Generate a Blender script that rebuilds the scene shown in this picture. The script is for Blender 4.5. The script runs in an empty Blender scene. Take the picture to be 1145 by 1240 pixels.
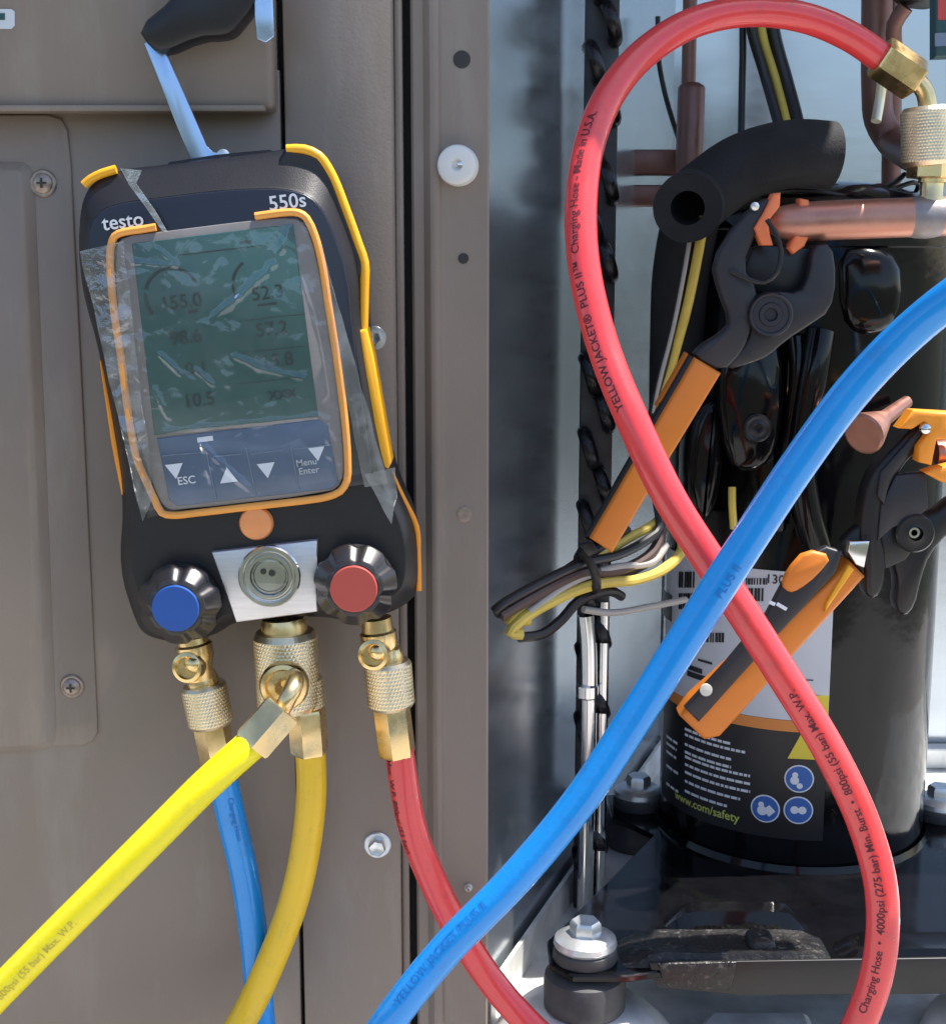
import bpy, bmesh, math, random
from mathutils import Vector, Matrix, noise
random.seed(7)
R = math.radians
S = bpy.context.scene
COL = S.collection

# ------------------------------------------------------------------ camera, world, sun, exposure
F = 1703.0; CU, CV = 572.5, 620.0
CAM = Vector((0.0, -0.68, 0.53)); PITCH = R(10.0)
cam = bpy.data.cameras.new('camera'); camo = bpy.data.objects.new('camera', cam); COL.objects.link(camo)
camo.location = CAM; camo.rotation_euler = (R(90) - PITCH, 0, 0)
cam.sensor_fit = 'VERTICAL'; cam.sensor_height = 24.0; cam.lens = 24.0 * F / 1240.0
cam.clip_start = 0.02; cam.clip_end = 600
S.camera = camo

SUN = Vector((0.40, 0.03, 0.90)).normalized()
world = bpy.data.worlds.new('World'); S.world = world; world.use_nodes = True
wn = world.node_tree.nodes; wl = world.node_tree.links
sky = wn.new('ShaderNodeTexSky'); sky.sky_type = 'NISHITA'; sky.sun_disc = False
sky.sun_elevation = math.asin(SUN.z); sky.sun_rotation = math.atan2(SUN.x, SUN.y)
sky.air_density = 1.0; sky.dust_density = 1.2; sky.ozone_density = 1.0
bg = wn['Background']; bg.inputs['Strength'].default_value = 0.13
wl.new(sky.outputs['Color'], bg.inputs['Color'])
sl = bpy.data.lights.new('sun', 'SUN'); sl.energy = 5.0; sl.angle = R(0.53); sl.color = (1.0, 0.95, 0.88)
so = bpy.data.objects.new('sun', sl); COL.objects.link(so)
so.rotation_euler = (-SUN).to_track_quat('-Z', 'Y').to_euler(); so.location = SUN * 5
S.view_settings.view_transform = 'Standard'; S.view_settings.look = 'None'
S.view_settings.gamma = 1.0; S.view_settings.exposure = 1.0; S.view_settings.use_curve_mapping = False

# ------------------------------------------------------------------ pixel -> place helpers
FW = Vector((0, math.cos(PITCH), -math.sin(PITCH))); UP = Vector((0, math.sin(PITCH), math.cos(PITCH))); RT = Vector((1, 0, 0))
def ray(u, v): return FW + RT * ((u - CU) / F) + UP * ((CV - v) / F)
def P(u, v, y):
    d = ray(u, v); return CAM + d * ((y - CAM.y) / d.y)
def G(u, v, z):
    d = ray(u, v); return CAM + d * ((z - CAM.z) / d.z)

# ------------------------------------------------------------------ materials
def mat(name, col, rough=0.5, metal=0.0, var=0.0, vscale=40.0, bump=0.0, bscale=300.0, coat=0.0, spec=0.5,
        rvar=0.0, col2=None, stretch=None, sss=0.0, grime=None):
    m = bpy.data.materials.new(name); m.use_nodes = True
    nt = m.node_tree; n = nt.nodes; l = nt.links; b = n['Principled BSDF']
    b.inputs['Roughness'].default_value = rough; b.inputs['Metallic'].default_value = metal
    b.inputs['Specular IOR Level'].default_value = spec; b.inputs['Coat Weight'].default_value = coat
    b.inputs['Coat Roughness'].default_value = 0.08
    if sss: b.inputs['Subsurface Weight'].default_value = sss; b.inputs['Subsurface Scale'].default_value = 0.004
    b.inputs['Base Color'].default_value = (*col, 1)
    tc = n.new('ShaderNodeTexCoord'); mp = n.new('ShaderNodeMapping'); l.new(tc.outputs['Object'], mp.inputs['Vector'])
    if stretch: mp.inputs['Scale'].default_value = stretch
    if var or rvar or col2:
        t = n.new('ShaderNodeTexNoise'); t.inputs['Scale'].default_value = vscale; t.inputs['Detail'].default_value = 6; t.inputs['Roughness'].default_value = 0.6
        l.new(mp.outputs['Vector'], t.inputs['Vector'])
        r = n.new('ShaderNodeValToRGB'); r.color_ramp.elements[0].position = 0.32; r.color_ramp.elements[1].position = 0.68
        c2 = col2 if col2 else tuple(min(1, c * (1 + var)) for c in col)
        c1 = col if col2 else tuple(c * (1 - var) for c in col)
        r.color_ramp.elements[0].color = (*c1, 1); r.color_ramp.elements[1].color = (*c2, 1)
        l.new(t.outputs['Fac'], r.inputs['Fac']); l.new(r.outputs['Color'], b.inputs['Base Color'])
        if rvar:
            mr = n.new('ShaderNodeMapRange'); mr.inputs['From Min'].default_value = 0.3; mr.inputs['From Max'].default_value = 0.7
            mr.inputs['To Min'].default_value = max(0.02, rough - rvar); mr.inputs['To Max'].default_value = min(1, rough + rvar)
            l.new(t.outputs['Fac'], mr.inputs['Value']); l.new(mr.outputs['Result'], b.inputs['Roughness'])
    if grime:                       # (colour, scale, stretch, threshold, amount)
        gc, gs, gst, th, am = grime
        src = b.inputs['Base Color'].links[0].from_socket if b.inputs['Base Color'].links else None
        m2 = n.new('ShaderNodeMapping'); m2.inputs['Scale'].default_value = gst; l.new(tc.outputs['Object'], m2.inputs['Vector'])
        tg = n.new('ShaderNodeTexNoise'); tg.inputs['Scale'].default_value = gs; tg.inputs['Detail'].default_value = 8; tg.inputs['Roughness'].default_value = 0.7
        l.new(m2.outputs['Vector'], tg.inputs['Vector'])
        mg = n.new('ShaderNodeMapRange'); mg.inputs['From Min'].default_value = th; mg.inputs['From Max'].default_value = th + 0.16; mg.inputs['To Max'].default_value = am
        l.new(tg.outputs['Fac'], mg.inputs['Value'])
        mx = n.new('ShaderNodeMix'); mx.data_type = 'RGBA'; l.new(mg.outputs['Result'], mx.inputs['Factor'])
        if src: l.new(src, mx.inputs['A'])
        else: mx.inputs['A'].default_value = (*col, 1)
        mx.inputs['B'].default_value = (*gc, 1); l.new(mx.outputs['Result'], b.inputs['Base Color'])
    if bump:
        t2 = n.new('ShaderNodeTexNoise'); t2.inputs['Scale'].default_value = bscale; t2.inputs['Detail'].default_value = 4
        l.new(mp.outputs['Vector'], t2.inputs['Vector'])
        bp = n.new('ShaderNodeBump'); bp.inputs['Strength'].default_value = bump; bp.inputs['Distance'].default_value = 0.001
        l.new(t2.outputs['Fac'], bp.inputs['Height']); l.new(bp.outputs['Normal'], b.inputs['Normal'])
    return m

M = {}
M['paint'] = mat('taupe_paint', (0.235, 0.188, 0.155), 0.40, 0, 0.07, 7, 0.07, 700, rvar=0.09, grime=((0.34, 0.30, 0.26), 26, (1, 1, .22), 0.52, 0.42))
M['paint_dark'] = mat('gap_seal', (0.035, 0.032, 0.031), 0.7)
M['galv'] = mat('galvanized_steel', (0.48, 0.52, 0.56), 0.22, 0.86, 0.07, 16, 0.25, 9, rvar=0.05, stretch=(1, 1, 3.0))  # slight blue of the reflected sky tinted into the steel
M['pan'] = mat('pan_steel', (0.68, 0.68, 0.66), 0.42, 0.15, 0.22, 35, 0.15, 120, rvar=0.12)
M['body'] = mat('black_shell', (0.011, 0.010, 0.012), 0.40, 0, 0.15, 60, 0.10, 1600)
M['front'] = mat('navy_front', (0.012, 0.015, 0.026), 0.30, 0, 0.1, 40, 0.06, 1500)
M['orange'] = mat('orange_rubber', (0.86, 0.30, 0.020), 0.45, 0, 0.06, 60, 0.06, 900)
M['orange_bright'] = mat('orange_bumper', (0.90, 0.42, 0.015), 0.38, 0, 0.06, 60, 0.05, 900)
M['trim'] = mat('orange_trim', (0.86, 0.36, 0.07), 0.40, 0, 0.05, 80)
M['button_orange'] = mat('orange_button', (0.80, 0.30, 0.10), 0.42, 0, 0.05, 80)
M['lcd'] = mat('lcd_green', (0.022, 0.085, 0.084), 0.22, 0, 0.10, 30)
M['lcd_ink'] = mat('lcd_ink', (0.010, 0.030, 0.034), 0.4)
M['bezel'] = mat('grey_bezel', (0.20, 0.185, 0.18), 0.40, 0, 0.12, 50)  # dark bezel lightened, reflection of the film painted into the grey
M['keypad'] = mat('keypad_blue', (0.085, 0.125, 0.20), 0.20, 0, 0.18, 26)  # blue sky reflection painted into the dark keypad colour
M['key_line'] = mat('keypad_line', (0.16, 0.21, 0.30), 0.3)
M['white_print'] = mat('white_print', (0.74, 0.76, 0.80), 0.5)
M['grey_print'] = mat('grey_print', (0.55, 0.58, 0.62), 0.5)
M['alu'] = mat('brushed_aluminium', (0.66, 0.66, 0.69), 0.36, 0.85, 0.08, 60, 0.06, 300, stretch=(1, 1, 14))
M['steel'] = mat('bright_steel', (0.72, 0.73, 0.74), 0.16, 1.0, 0.1, 60, rvar=0.06)
M['hook_steel'] = mat('hook_zinc', (0.42, 0.58, 0.82), 0.30, 0.8, 0.08, 50, rvar=0.05)  # steel base painted bluish to carry the reflected sky
M['knob'] = mat('knob_black', (0.022, 0.020, 0.022), 0.36, 0, 0.1, 60)
M['knob_gloss'] = mat('knob_gloss', (0.012, 0.011, 0.012), 0.27, 0, 0.1, 60, spec=1.0)
M['chrome'] = mat('knob_chrome', (0.80, 0.80, 0.79), 0.16, 1.0, 0.06, 80)
M['blue_cap'] = mat('blue_cap', (0.012, 0.085, 0.36), 0.48, 0, 0.04, 60)
M['red_cap'] = mat('red_cap', (0.50, 0.075, 0.055), 0.48, 0, 0.04, 60)
M['brass'] = mat('brass', (0.80, 0.60, 0.30), 0.26, 1.0, 0.14, 70, 0.03, 500, rvar=0.10)
M['brass_pale'] = mat('knurled_brass', (0.78, 0.66, 0.44), 0.34, 1.0, 0.12, 90, rvar=0.08)
M['red_hose'] = mat('red_hose', (0.76, 0.055, 0.060), 0.22, 0, 0.06, 35, 0.10, 420, coat=0.30, rvar=0.08, grime=((0.34, 0.05, 0.05), 70, (1, 1, 1), 0.53, 0.45))
M['blue_hose'] = mat('blue_hose', (0.002, 0.27, 0.74), 0.24, 0, 0.06, 35, 0.12, 420, coat=0.28, rvar=0.08, grime=((0.02, 0.15, 0.42), 70, (1, 1, 1), 0.53, 0.45))
M['yellow_hose'] = mat('yellow_hose', (0.90, 0.76, 0.004), 0.30, 0, 0.05, 35, 0.10, 420, coat=0.15, rvar=0.06, grime=((0.55, 0.42, 0.05), 70, (1, 1, 1), 0.55, 0.35))
M['yellow_hose_aged'] = mat('yellow_hose_aged', (0.80, 0.50, 0.010), 0.30, 0, 0.06, 35, 0.10, 420, coat=0.15, rvar=0.06, grime=((0.45, 0.28, 0.03), 70, (1, 1, 1), 0.53, 0.45))  # darker orange copy of the hose yellow, its shade painted into the colour
M['ink_red'] = mat('hose_ink', (0.10, 0.008, 0.020), 0.6)
M['ink_blue'] = mat('hose_ink_blue', (0.004, 0.16, 0.52), 0.6)
M['ink_yellow'] = mat('hose_ink_yellow', (0.60, 0.46, 0.06), 0.6)
M['comp'] = mat('black_enamel', (0.004, 0.004, 0.005), 0.11, 0, 0.3, 40, 0.5, 22, rvar=0.05, spec=0.32)
M['label_white'] = mat('label_white', (0.62, 0.64, 0.68), 0.45, 0, 0.05, 30)
M['label_black'] = mat('label_black', (0.014, 0.014, 0.017), 0.4)
M['label_yellow'] = mat('label_yellow', (0.75, 0.60, 0.05), 0.45)
M['label_orange'] = mat('label_orange', (0.72, 0.25, 0.05), 0.45)
M['label_blue'] = mat('label_blue', (0.035, 0.13, 0.42), 0.45)
M['lime_print'] = mat('lime_print', (0.62, 0.66, 0.15), 0.5)
M['copper'] = mat('copper_tarnished', (0.40, 0.185, 0.135), 0.40, 0.75, 0.25, 55, 0.05, 300, rvar=0.12, col2=(0.52, 0.27, 0.20))
M['copper_dark'] = mat('copper_brown', (0.21, 0.105, 0.085), 0.42, 0.5, 0.2, 50, rvar=0.1)
M['solder'] = mat('solder_grey', (0.26, 0.235, 0.23), 0.5, 0.5, 0.2, 90, 0.2, 200)
M['foam'] = mat('black_foam', (0.016, 0.016, 0.018), 0.78, 0, 0.25, 60, 0.4, 900, spec=0.35)
M['clamp_grey'] = mat('clamp_charcoal', (0.018, 0.017, 0.022), 0.46, 0, 0.12, 50, 0.08, 1400)
M['clamp_black'] = mat('clamp_black', (0.007, 0.0065, 0.008), 0.40, 0, 0.15, 60)
M['orange_grip'] = mat('orange_grip', (0.68, 0.195, 0.016), 0.46, 0, 0.05, 50, 0.08, 1200)
M['orange_pad'] = mat('orange_pad', (0.80, 0.20, 0.07), 0.5, 0, 0.08, 80)
M['wire_yellow'] = mat('wire_yellow', (0.66, 0.49, 0.09), 0.42, 0, 0.1, 60)
M['wire_black'] = mat('wire_black', (0.014, 0.013, 0.014), 0.36)
M['wire_brown'] = mat('wire_brown', (0.085, 0.050, 0.042), 0.42)
M['wire_white'] = mat('wire_white', (0.40, 0.37, 0.34), 0.45)
M['rubber'] = mat('grommet_rubber', (0.055, 0.055, 0.057), 0.62, 0, 0.25, 70, 0.15, 300)
M['dirt'] = mat('dusty_bracket', (0.016, 0.015, 0.015), 0.36, 0.2, 0.4, 90, 0.7, 420, rvar=0.12, grime=((0.26, 0.24, 0.21), 190, (1, 1, 1), 0.56, 0.6))
M['zinc'] = mat('zinc_bolt', (0.72, 0.74, 0.74), 0.34, 0.8, 0.12, 120, 0.1, 400)
M['nylon'] = mat('white_nylon', (0.72, 0.72, 0.70), 0.42, sss=0.2)
M['concrete'] = mat('concrete', (0.40, 0.385, 0.36), 0.85, 0, 0.12, 3, 0.3, 60)
M['soil'] = mat('dry_grass_ground', (0.035, 0.045, 0.025), 0.9, 0, 0, 2, 0.4, 30, col2=(0.06, 0.06, 0.04))
M['teal_print'] = mat('teal_print', (0.02, 0.075, 0.085), 0.5)
M['red_print'] = mat('red_print', (0.55, 0.06, 0.05), 0.5)
M['coil'] = mat('coil_black', (0.035, 0.033, 0.036), 0.28, 0.7, 0.3, 60, rvar=0.1)
M['fin'] = mat('fin_stock', (0.05, 0.05, 0.055), 0.5, 0.5, 0.3, 60)
M['bar_metal'] = mat('bracket_metal', (0.16, 0.135, 0.13), 0.34, 0.6, 0.2, 40, rvar=0.1)
M['sensor_lens'] = mat('white_dot', (0.70, 0.66, 0.56), 0.5)

def glass_mat(name, tint, rough, alpha_gloss, bumpy=0.0, bscale=60.0, distort=0.0, milky=0.0):
    m = bpy.data.materials.new(name); m.use_nodes = True; nt = m.node_tree; n = nt.nodes; l = nt.links
    n.remove(n['Principled BSDF']); out = n['Material Output']
    tr = n.new('ShaderNodeBsdfTransparent'); tr.inputs['Color'].default_value = (*tint, 1)
    gl = n.new('ShaderNodeBsdfGlossy'); gl.inputs['Roughness'].default_value = rough; gl.inputs['Color'].default_value = (0.95, 0.96, 1, 1)
    fr = n.new('ShaderNodeFresnel'); fr.inputs['IOR'].default_value = 1.5
    ad = n.new('ShaderNodeMath'); ad.operation = 'ADD'; ad.use_clamp = True; ad.inputs[1].default_value = alpha_gloss
    l.new(fr.outputs['Fac'], ad.inputs[0])
    mx = n.new('ShaderNodeMixShader'); l.new(ad.outputs['Value'], mx.inputs['Fac']); l.new(tr.outputs['BSDF'], mx.inputs[1]); l.new(gl.outputs['BSDF'], mx.inputs[2])
    last = mx
    if milky:
        df = n.new('ShaderNodeBsdfDiffuse'); df.inputs['Color'].default_value = (0.8, 0.8, 0.8, 1)
        tcm = n.new('ShaderNodeTexCoord'); tm = n.new('ShaderNodeTexNoise'); tm.inputs['Scale'].default_value = 55; tm.inputs['Detail'].default_value = 5; tm.inputs['Distortion'].default_value = 1.2
        l.new(tcm.outputs['Object'], tm.inputs['Vector'])
        mrr = n.new('ShaderNodeMapRange'); mrr.inputs['From Min'].default_value = 0.42; mrr.inputs['From Max'].default_value = 0.8
        mrr.inputs['To Min'].default_value = milky * 0.15; mrr.inputs['To Max'].default_value = milky
        l.new(tm.outputs['Fac'], mrr.inputs['Value'])
        m2 = n.new('ShaderNodeMixShader'); l.new(mrr.outputs['Result'], m2.inputs['Fac']); l.new(mx.outputs['Shader'], m2.inputs[1]); l.new(df.outputs['BSDF'], m2.inputs[2]); last = m2
    if bumpy:
        tc = n.new('ShaderNodeTexCoord'); t = n.new('ShaderNodeTexNoise'); t.inputs['Scale'].default_value = bscale; t.inputs['Detail'].default_value = 5; t.inputs['Distortion'].default_value = distort
        l.new(tc.outputs['Object'], t.inputs['Vector'])
        bp = n.new('ShaderNodeBump'); bp.inputs['Strength'].default_value = bumpy; bp.inputs['Distance'].default_value = 0.004
        l.new(t.outputs['Fac'], bp.inputs['Height']); l.new(bp.outputs['Normal'], gl.inputs['Normal'])
    l.new(last.outputs['Shader'], out.inputs['Surface'])
    return m
M['film'] = glass_mat('plastic_film', (0.96, 0.97, 0.98), 0.08, 0.03, 0.26, 34, 1.0, milky=0.045)
M['film_edge'] = glass_mat('plastic_film_edge', (0.90, 0.91, 0.92), 0.10, 0.12, 0.5, 60, 0.8, milky=0.30)
M['film_smooth'] = glass_mat('plastic_film_smooth', (0.85, 0.85, 0.85), 0.22, 0.14, 0.12, 40, 0.3, milky=0.34)
M['film_fold'] = glass_mat('plastic_film_fold', (0.80, 0.82, 0.83), 0.14, 0.20, 0.3, 90, 0.5, milky=0.85)
M['glass'] = glass_mat('sight_glass', (0.97, 0.98, 0.98), 0.03, 0.02)

# ------------------------------------------------------------------ object helpers
def thing(name, label, cat, loc, group=None):
    o = bpy.data.objects.new(name, None); COL.objects.link(o); o.location = loc; o.empty_display_size = 0.02
    o['label'] = label; o['category'] = cat
    if group: o['group'] = group
    return o
def root_loc(par):
    p = par; off = Vector((0, 0, 0))
    while p is not None: off = off + p.location; p = p.parent
    return off
def link(name, bm, m, par=None, smooth=35, label=None, kind=None):
    off = root_loc(par) if par else Vector((0, 0, 0))
    if off.length: bmesh.ops.translate(bm, verts=bm.verts, vec=-off)
    me = bpy.data.meshes.new(name); bm.to_mesh(me); bm.free()
    if smooth:
        for p in me.polygons: p.use_smooth = True
        me.set_sharp_from_angle(angle=R(smooth))
    mm = M[m] if isinstance(m, str) else m
    me.materials.append(mm)
    o = bpy.data.objects.new(name, me); COL.objects.link(o)
    if par: o.parent = par
    if label: o['label'] = label
    if kind: o['kind'] = kind
    return o
def tag(o, label, cat, group=None):
    o['label'] = label; o['category'] = cat
    if group: o['group'] = group
    return o
def mesh_to_bm(vs, fs):
    bm = bmesh.new(); bv = [bm.verts.new(v) for v in vs]
    for f in fs:
        try: bm.faces.new([bv[i] for i in f])
        except ValueError: pass
    return bm
def fixn(bm): bmesh.ops.recalc_face_normals(bm, faces=bm.faces); return bm
def box(x0, x1, y0, y1, z0, z1, bev=0.0, seg=2, bm=None):
    b = bmesh.new(); bmesh.ops.create_cube(b, size=1)
    for v in b.verts:
        v.co = Vector((x0 + (v.co.x + .5) * (x1 - x0), y0 + (v.co.y + .5) * (y1 - y0), z0 + (v.co.z + .5) * (z1 - z0)))
    if bev: bmesh.ops.bevel(b, geom=list(b.edges), offset=bev, segments=seg, affect='EDGES', profile=0.5)
    if bm is None: return b
    return merge(bm, b)
def merge(a, b):
    mp = {}
    for v in b.verts: mp[v] = a.verts.new(v.co)
    for f in b.faces:
        try: a.faces.new([mp[v] for v in f.verts])
        except ValueError: pass
    b.free(); return a
def chaikin(pts, it=1, closed=True, k=0.25):
    for _ in range(it):
        out = []; n = len(pts)
        rng = range(n) if closed else range(n - 1)
        if not closed: out.append(pts[0])
        for i in rng:
            a = pts[i]; b = pts[(i + 1) % n]
            out.append(a.lerp(b, k)); out.append(a.lerp(b, 1 - k))
        if not closed: out.append(pts[-1])
        pts = out
    return pts
def loft(loops, cap0=True, cap1=True):
    bm = bmesh.new(); L = [[bm.verts.new(p) for p in lp] for lp in loops]; n = len(loops[0])
    for a, b in zip(L, L[1:]):
        for i in range(n):
            j = (i + 1) % n
            try: bm.faces.new((a[i], a[j], b[j], b[i]))
            except ValueError: pass
    if cap0: bm.faces.new(L[0])
    if cap1: bm.faces.new(list(reversed(L[-1])))
    return fixn(bm)
def inset2(pts, d, ax):
    """inset a closed planar loop; ax = (i,j) axes of the plane"""
    i, j = ax; n = len(pts)
    area = sum(pts[k][i] * pts[(k + 1) % n][j] - pts[(k + 1) % n][i] * pts[k][j] for k in range(n))
    s = 1 if area > 0 else -1; out = []
    for k in range(n):
        p0, p1, p2 = pts[k - 1], pts[k], pts[(k + 1) % n]
        e1 = Vector((p1[i] - p0[i], p1[j] - p0[j])); e2 = Vector((p2[i] - p1[i], p2[j] - p1[j]))
        if e1.length < 1e-9 or e2.length < 1e-9: out.append(p1.copy()); continue
        e1.normalize(); e2.normalize()
        n1 = Vector((-e1.y, e1.x)) * s; n2 = Vector((-e2.y, e2.x)) * s
        m = n1 + n2
        if m.length < 1e-6: m = n1
        m.normalize(); c = max(0.45, m.dot(n1)); q = p1.copy(); q[i] += m.x * d / c; q[j] += m.y * d / c; out.append(q)
    return out
def slab(poly, y, th, bev=0.001, rnd=0, px=True):
    """a plate whose front face is at depth y, outline traced in the facing plane"""
    pts = [P(u, v, y) for u, v in poly] if px else [Vector(p) for p in poly]
    if rnd: pts = chaikin(pts, rnd)
    def sh(lp, dy): return [Vector((p.x, p.y + dy, p.z)) for p in lp]
    if bev:
        i1 = inset2(pts, bev, (0, 2)); i2 = inset2(pts, bev * .35, (0, 2))
        loops = [i1, sh(i2, bev * .35), sh(pts, bev), sh(pts, th - bev), sh(i1, th)]
    else: loops = [pts, sh(pts, th)]
    return loft(loops)
def plate_z(pts, z, th, bev=0.001, rnd=0):
    pts = [Vector((p[0], p[1], z)) for p in pts]
    if rnd: pts = chaikin(pts, rnd)
    def sh(lp, dz): return [Vector((p.x, p.y, p.z + dz)) for p in lp]
    i1 = inset2(pts, bev, (0, 1))
    return loft([i1, sh(pts, -bev), sh(pts, -th + bev), sh(i1, -th)])
def catmull(pts, step=0.004):
    out = []; n = len(pts)
    for i in range(n - 1):
        p0 = pts[i - 1] if i else pts[0] * 2 - pts[1]; p1 = pts[i]; p2 = pts[i + 1]; p3 = pts[i + 2] if i + 2 < n else pts[-1] * 2 - pts[-2]
        t0 = 0.0; t1 = t0 + max(1e-5, (p1 - p0).length) ** .5; t2 = t1 + max(1e-5, (p2 - p1).length) ** .5; t3 = t2 + max(1e-5, (p3 - p2).length) ** .5
        k = max(2, int((p2 - p1).length / step))
        for q in range(k):
            t = t1 + (t2 - t1) * q / k
            a1 = p0 * ((t1 - t) / (t1 - t0)) + p1 * ((t - t0) / (t1 - t0)); a2 = p1 * ((t2 - t) / (t2 - t1)) + p2 * ((t - t1) / (t2 - t1)); a3 = p2 * ((t3 - t) / (t3 - t2)) + p3 * ((t - t2) / (t3 - t2))
            b1 = a1 * ((t2 - t) / (t2 - t0)) + a2 * ((t - t0) / (t2 - t0)); b2 = a2 * ((t3 - t) / (t3 - t1)) + a3 * ((t - t1) / (t3 - t1))
            out.append(b1 * ((t2 - t) / (t2 - t1)) + b2 * ((t - t1) / (t2 - t1)))
    out.append(pts[-1].copy()); return out
def frames(path):
    n = len(path); T = []
    for i in range(n):
        T.append((path[min(n - 1, i + 1)] - path[max(0, i - 1)]).normalized())
    a = Vector((0, 0, 1)) if abs(T[0].z) < 0.9 else Vector((1, 0, 0))
    N = [(a - T[0] * a.dot(T[0])).normalized()]
    for i in range(1, n):
        v = N[-1] - T[i] * N[-1].dot(T[i]); N.append(v.normalized() if v.length > 1e-6 else N[-1])
    return T, N
def tube(pts, r, seg=16, step=0.004, raw=False, caps=True, rfun=None, flat=None):
    path = pts if raw else catmull(pts, step)
    T, N = frames(path); loops = []
    for i, p in enumerate(path):
        b = T[i].cross(N[i]); rr = rfun(i / (len(path) - 1)) * r if rfun else r
        ring = []
        for k in range(seg):
            a = 2 * math.pi * k / seg; ca, sa = math.cos(a), math.sin(a)
            if flat: sa *= flat
            ring.append(p + (N[i] * ca + b * sa) * rr)
        loops.append(ring)
    return loft(loops, caps, caps)
def basis(d):
    d = d.normalized(); a = Vector((0, 0, 1)) if abs(d.z) < 0.9 else Vector((0, 1, 0))
    x = (a - d * a.dot(d)).normalized(); return x, d.cross(x), d
def lathe(p0, d, prof, seg=24, knurl=None, phase=0.0, rfun=None):
    """profile [(distance along d, radius)]"""
    x, y, z = basis(d); loops = []
    for (t, r) in prof:
        ring = []
        for k in range(seg):
            a = 2 * math.pi * k / seg + phase; rr = r
            if knurl and knurl[0] <= t <= knurl[1]: rr += knurl[2] * (1 if (k + int(round((t - knurl[0]) / knurl[3]))) % 2 == 0 else -1)
            if rfun: rr = rfun(t, a, rr)
            ring.append(p0 + z * t + (x * math.cos(a) + y * math.sin(a)) * max(rr, 1e-5))
        loops.append(ring)
    return loft(loops)
def knurled(p0, d, L, r, seg=56, rows=16, depth=0.00045):
    seg = int(seg * .8); rows = max(6, int(rows * .8)); x, y, z = basis(d)
    prof = [(0, r * .72, 0), (0, r * .90, 0), (L * .07, r, 0)]; st = (L * .86) / rows
    prof += [(L * .07 + st * i, r, i * .5) for i in range(1, rows + 1)] + [(L, r * .90, rows * .5), (L, r * .6, rows * .5)]
    bm = loft([[p0 + z * t + (x * math.cos(2 * math.pi * (k + ph) / seg) + y * math.sin(2 * math.pi * (k + ph) / seg)) * rr for k in range(seg)] for t, rr, ph in prof])
    fs = []
    for f in bm.faces:
        t = (f.calc_center_median() - p0).dot(z)
        if len(f.verts) == 4 and L * .06 < t < L * .94 and abs(f.normal.dot(z)) < .2: fs.append(f)
    bmesh.ops.poke(bm, faces=fs, offset=depth)
    return bm
def hexnut(p0, d, L, r, phase=0.2):
    return lathe(p0, d, [(0, r * .85), (0, r * .94), (L * .06, r), (L * .94, r), (L, r * .94), (L, r * .8)], 6, phase=phase)
def ring_flat(c, d, r0, r1, th, seg=40):
    return lathe(c, d, [(0, r0), (0, r1), (th, r1), (th, r0), (0, r0)], seg)

def text_data(body, size, bold=0.0, align='CENTER'):
    cu = bpy.data.curves.new('txt', 'FONT'); cu.body = body; cu.size = size; cu.align_x = align; cu.align_y = 'CENTER'; cu.offset = bold * size
    cu.resolution_u = 3
    o = bpy.data.objects.new('txt', cu); COL.objects.link(o)
    dg = bpy.context.evaluated_depsgraph_get(); ev = o.evaluated_get(dg); me = ev.to_mesh()
    vs = [v.co.copy() for v in me.vertices]; fs = [tuple(p.vertices) for p in me.polygons]; ev.to_mesh_clear()
    bpy.data.objects.remove(o); bpy.data.curves.remove(cu)
    return vs, fs
def text_bm(body, size, bold=0.0, cuts=0, align='CENTER'):
    vs, fs = text_data(body, size, bold, align); bm = mesh_to_bm(vs, fs)
    bmesh.ops.remove_doubles(bm, verts=bm.verts, dist=1e-6)
    if cuts and len(bm.verts):
        y0 = min(v.co.y for v in bm.verts); y1 = max(v.co.y for v in bm.verts)
        for k in range(1, cuts + 1):
            bmesh.ops.bisect_plane(bm, geom=list(bm.verts) + list(bm.edges) + list(bm.faces), plane_co=(0, y0 + (y1 - y0) * k / (cuts + 1), 0), plane_no=(0, 1, 0))
    return bm
def orient_out(bm, ref_fn):
    for f in bm.faces:
        c = f.calc_center_median()
        if f.normal.dot(ref_fn(c)) < 0: f.normal_flip()
    return bm
def text_on_plane(body, size, c, xdir, zdir, bold=0.0, shear=0.0):
    bm = text_bm(body, size, bold)
    for v in bm.verts: v.co = c + xdir * v.co.x + zdir * (v.co.y) + xdir * (shear * v.co.y)
    return bm
def hose_text(path, r, body, size, u0v0, shift, bold=0.0, flip=False):
    """wrap lettering on a hose; starts at the path point nearest the pixel u0v0, shift = angle round the hose"""
    best = min(range(len(path)), key=lambda i: (lambda d: (d.x * F / d.y - 0) ** 2)(Vector((0, 1, 0))) if False else px_dist(path[i], u0v0))
    S_ = [0.0]
    for a, b in zip(path, path[1:]): S_.append(S_[-1] + (b - a).length)
    bm = text_bm(body, size, bold, cuts=5, align='LEFT')
    T, _ = frames(path)
    import bisect
    for v in bm.verts:
        s = S_[best] + (-v.co.x if flip else v.co.x); i = min(max(bisect.bisect(S_, s) - 1, 0), len(path) - 2)
        f = min(max((s - S_[i]) / max(1e-9, S_[i + 1] - S_[i]), 0), 1); p = path[i].lerp(path[i + 1], f); t = T[i].lerp(T[i + 1], f).normalized()
        n = CAM - p; n = (n - t * n.dot(t)).normalized(); bb = n.cross(t)
        a = shift + (-v.co.y if flip else v.co.y) / r
        v.co = p + (n * math.cos(a) + bb * math.sin(a)) * (r + 0.00018)
    return bm
def px_of(p):
    d = p - CAM; w = d.dot(FW); return (CU + F * d.dot(RT) / w, CV - F * d.dot(UP) / w)
def px_dist(p, uv):
    a = px_of(p); return (a[0] - uv[0]) ** 2 + (a[1] - uv[1]) ** 2

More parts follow.
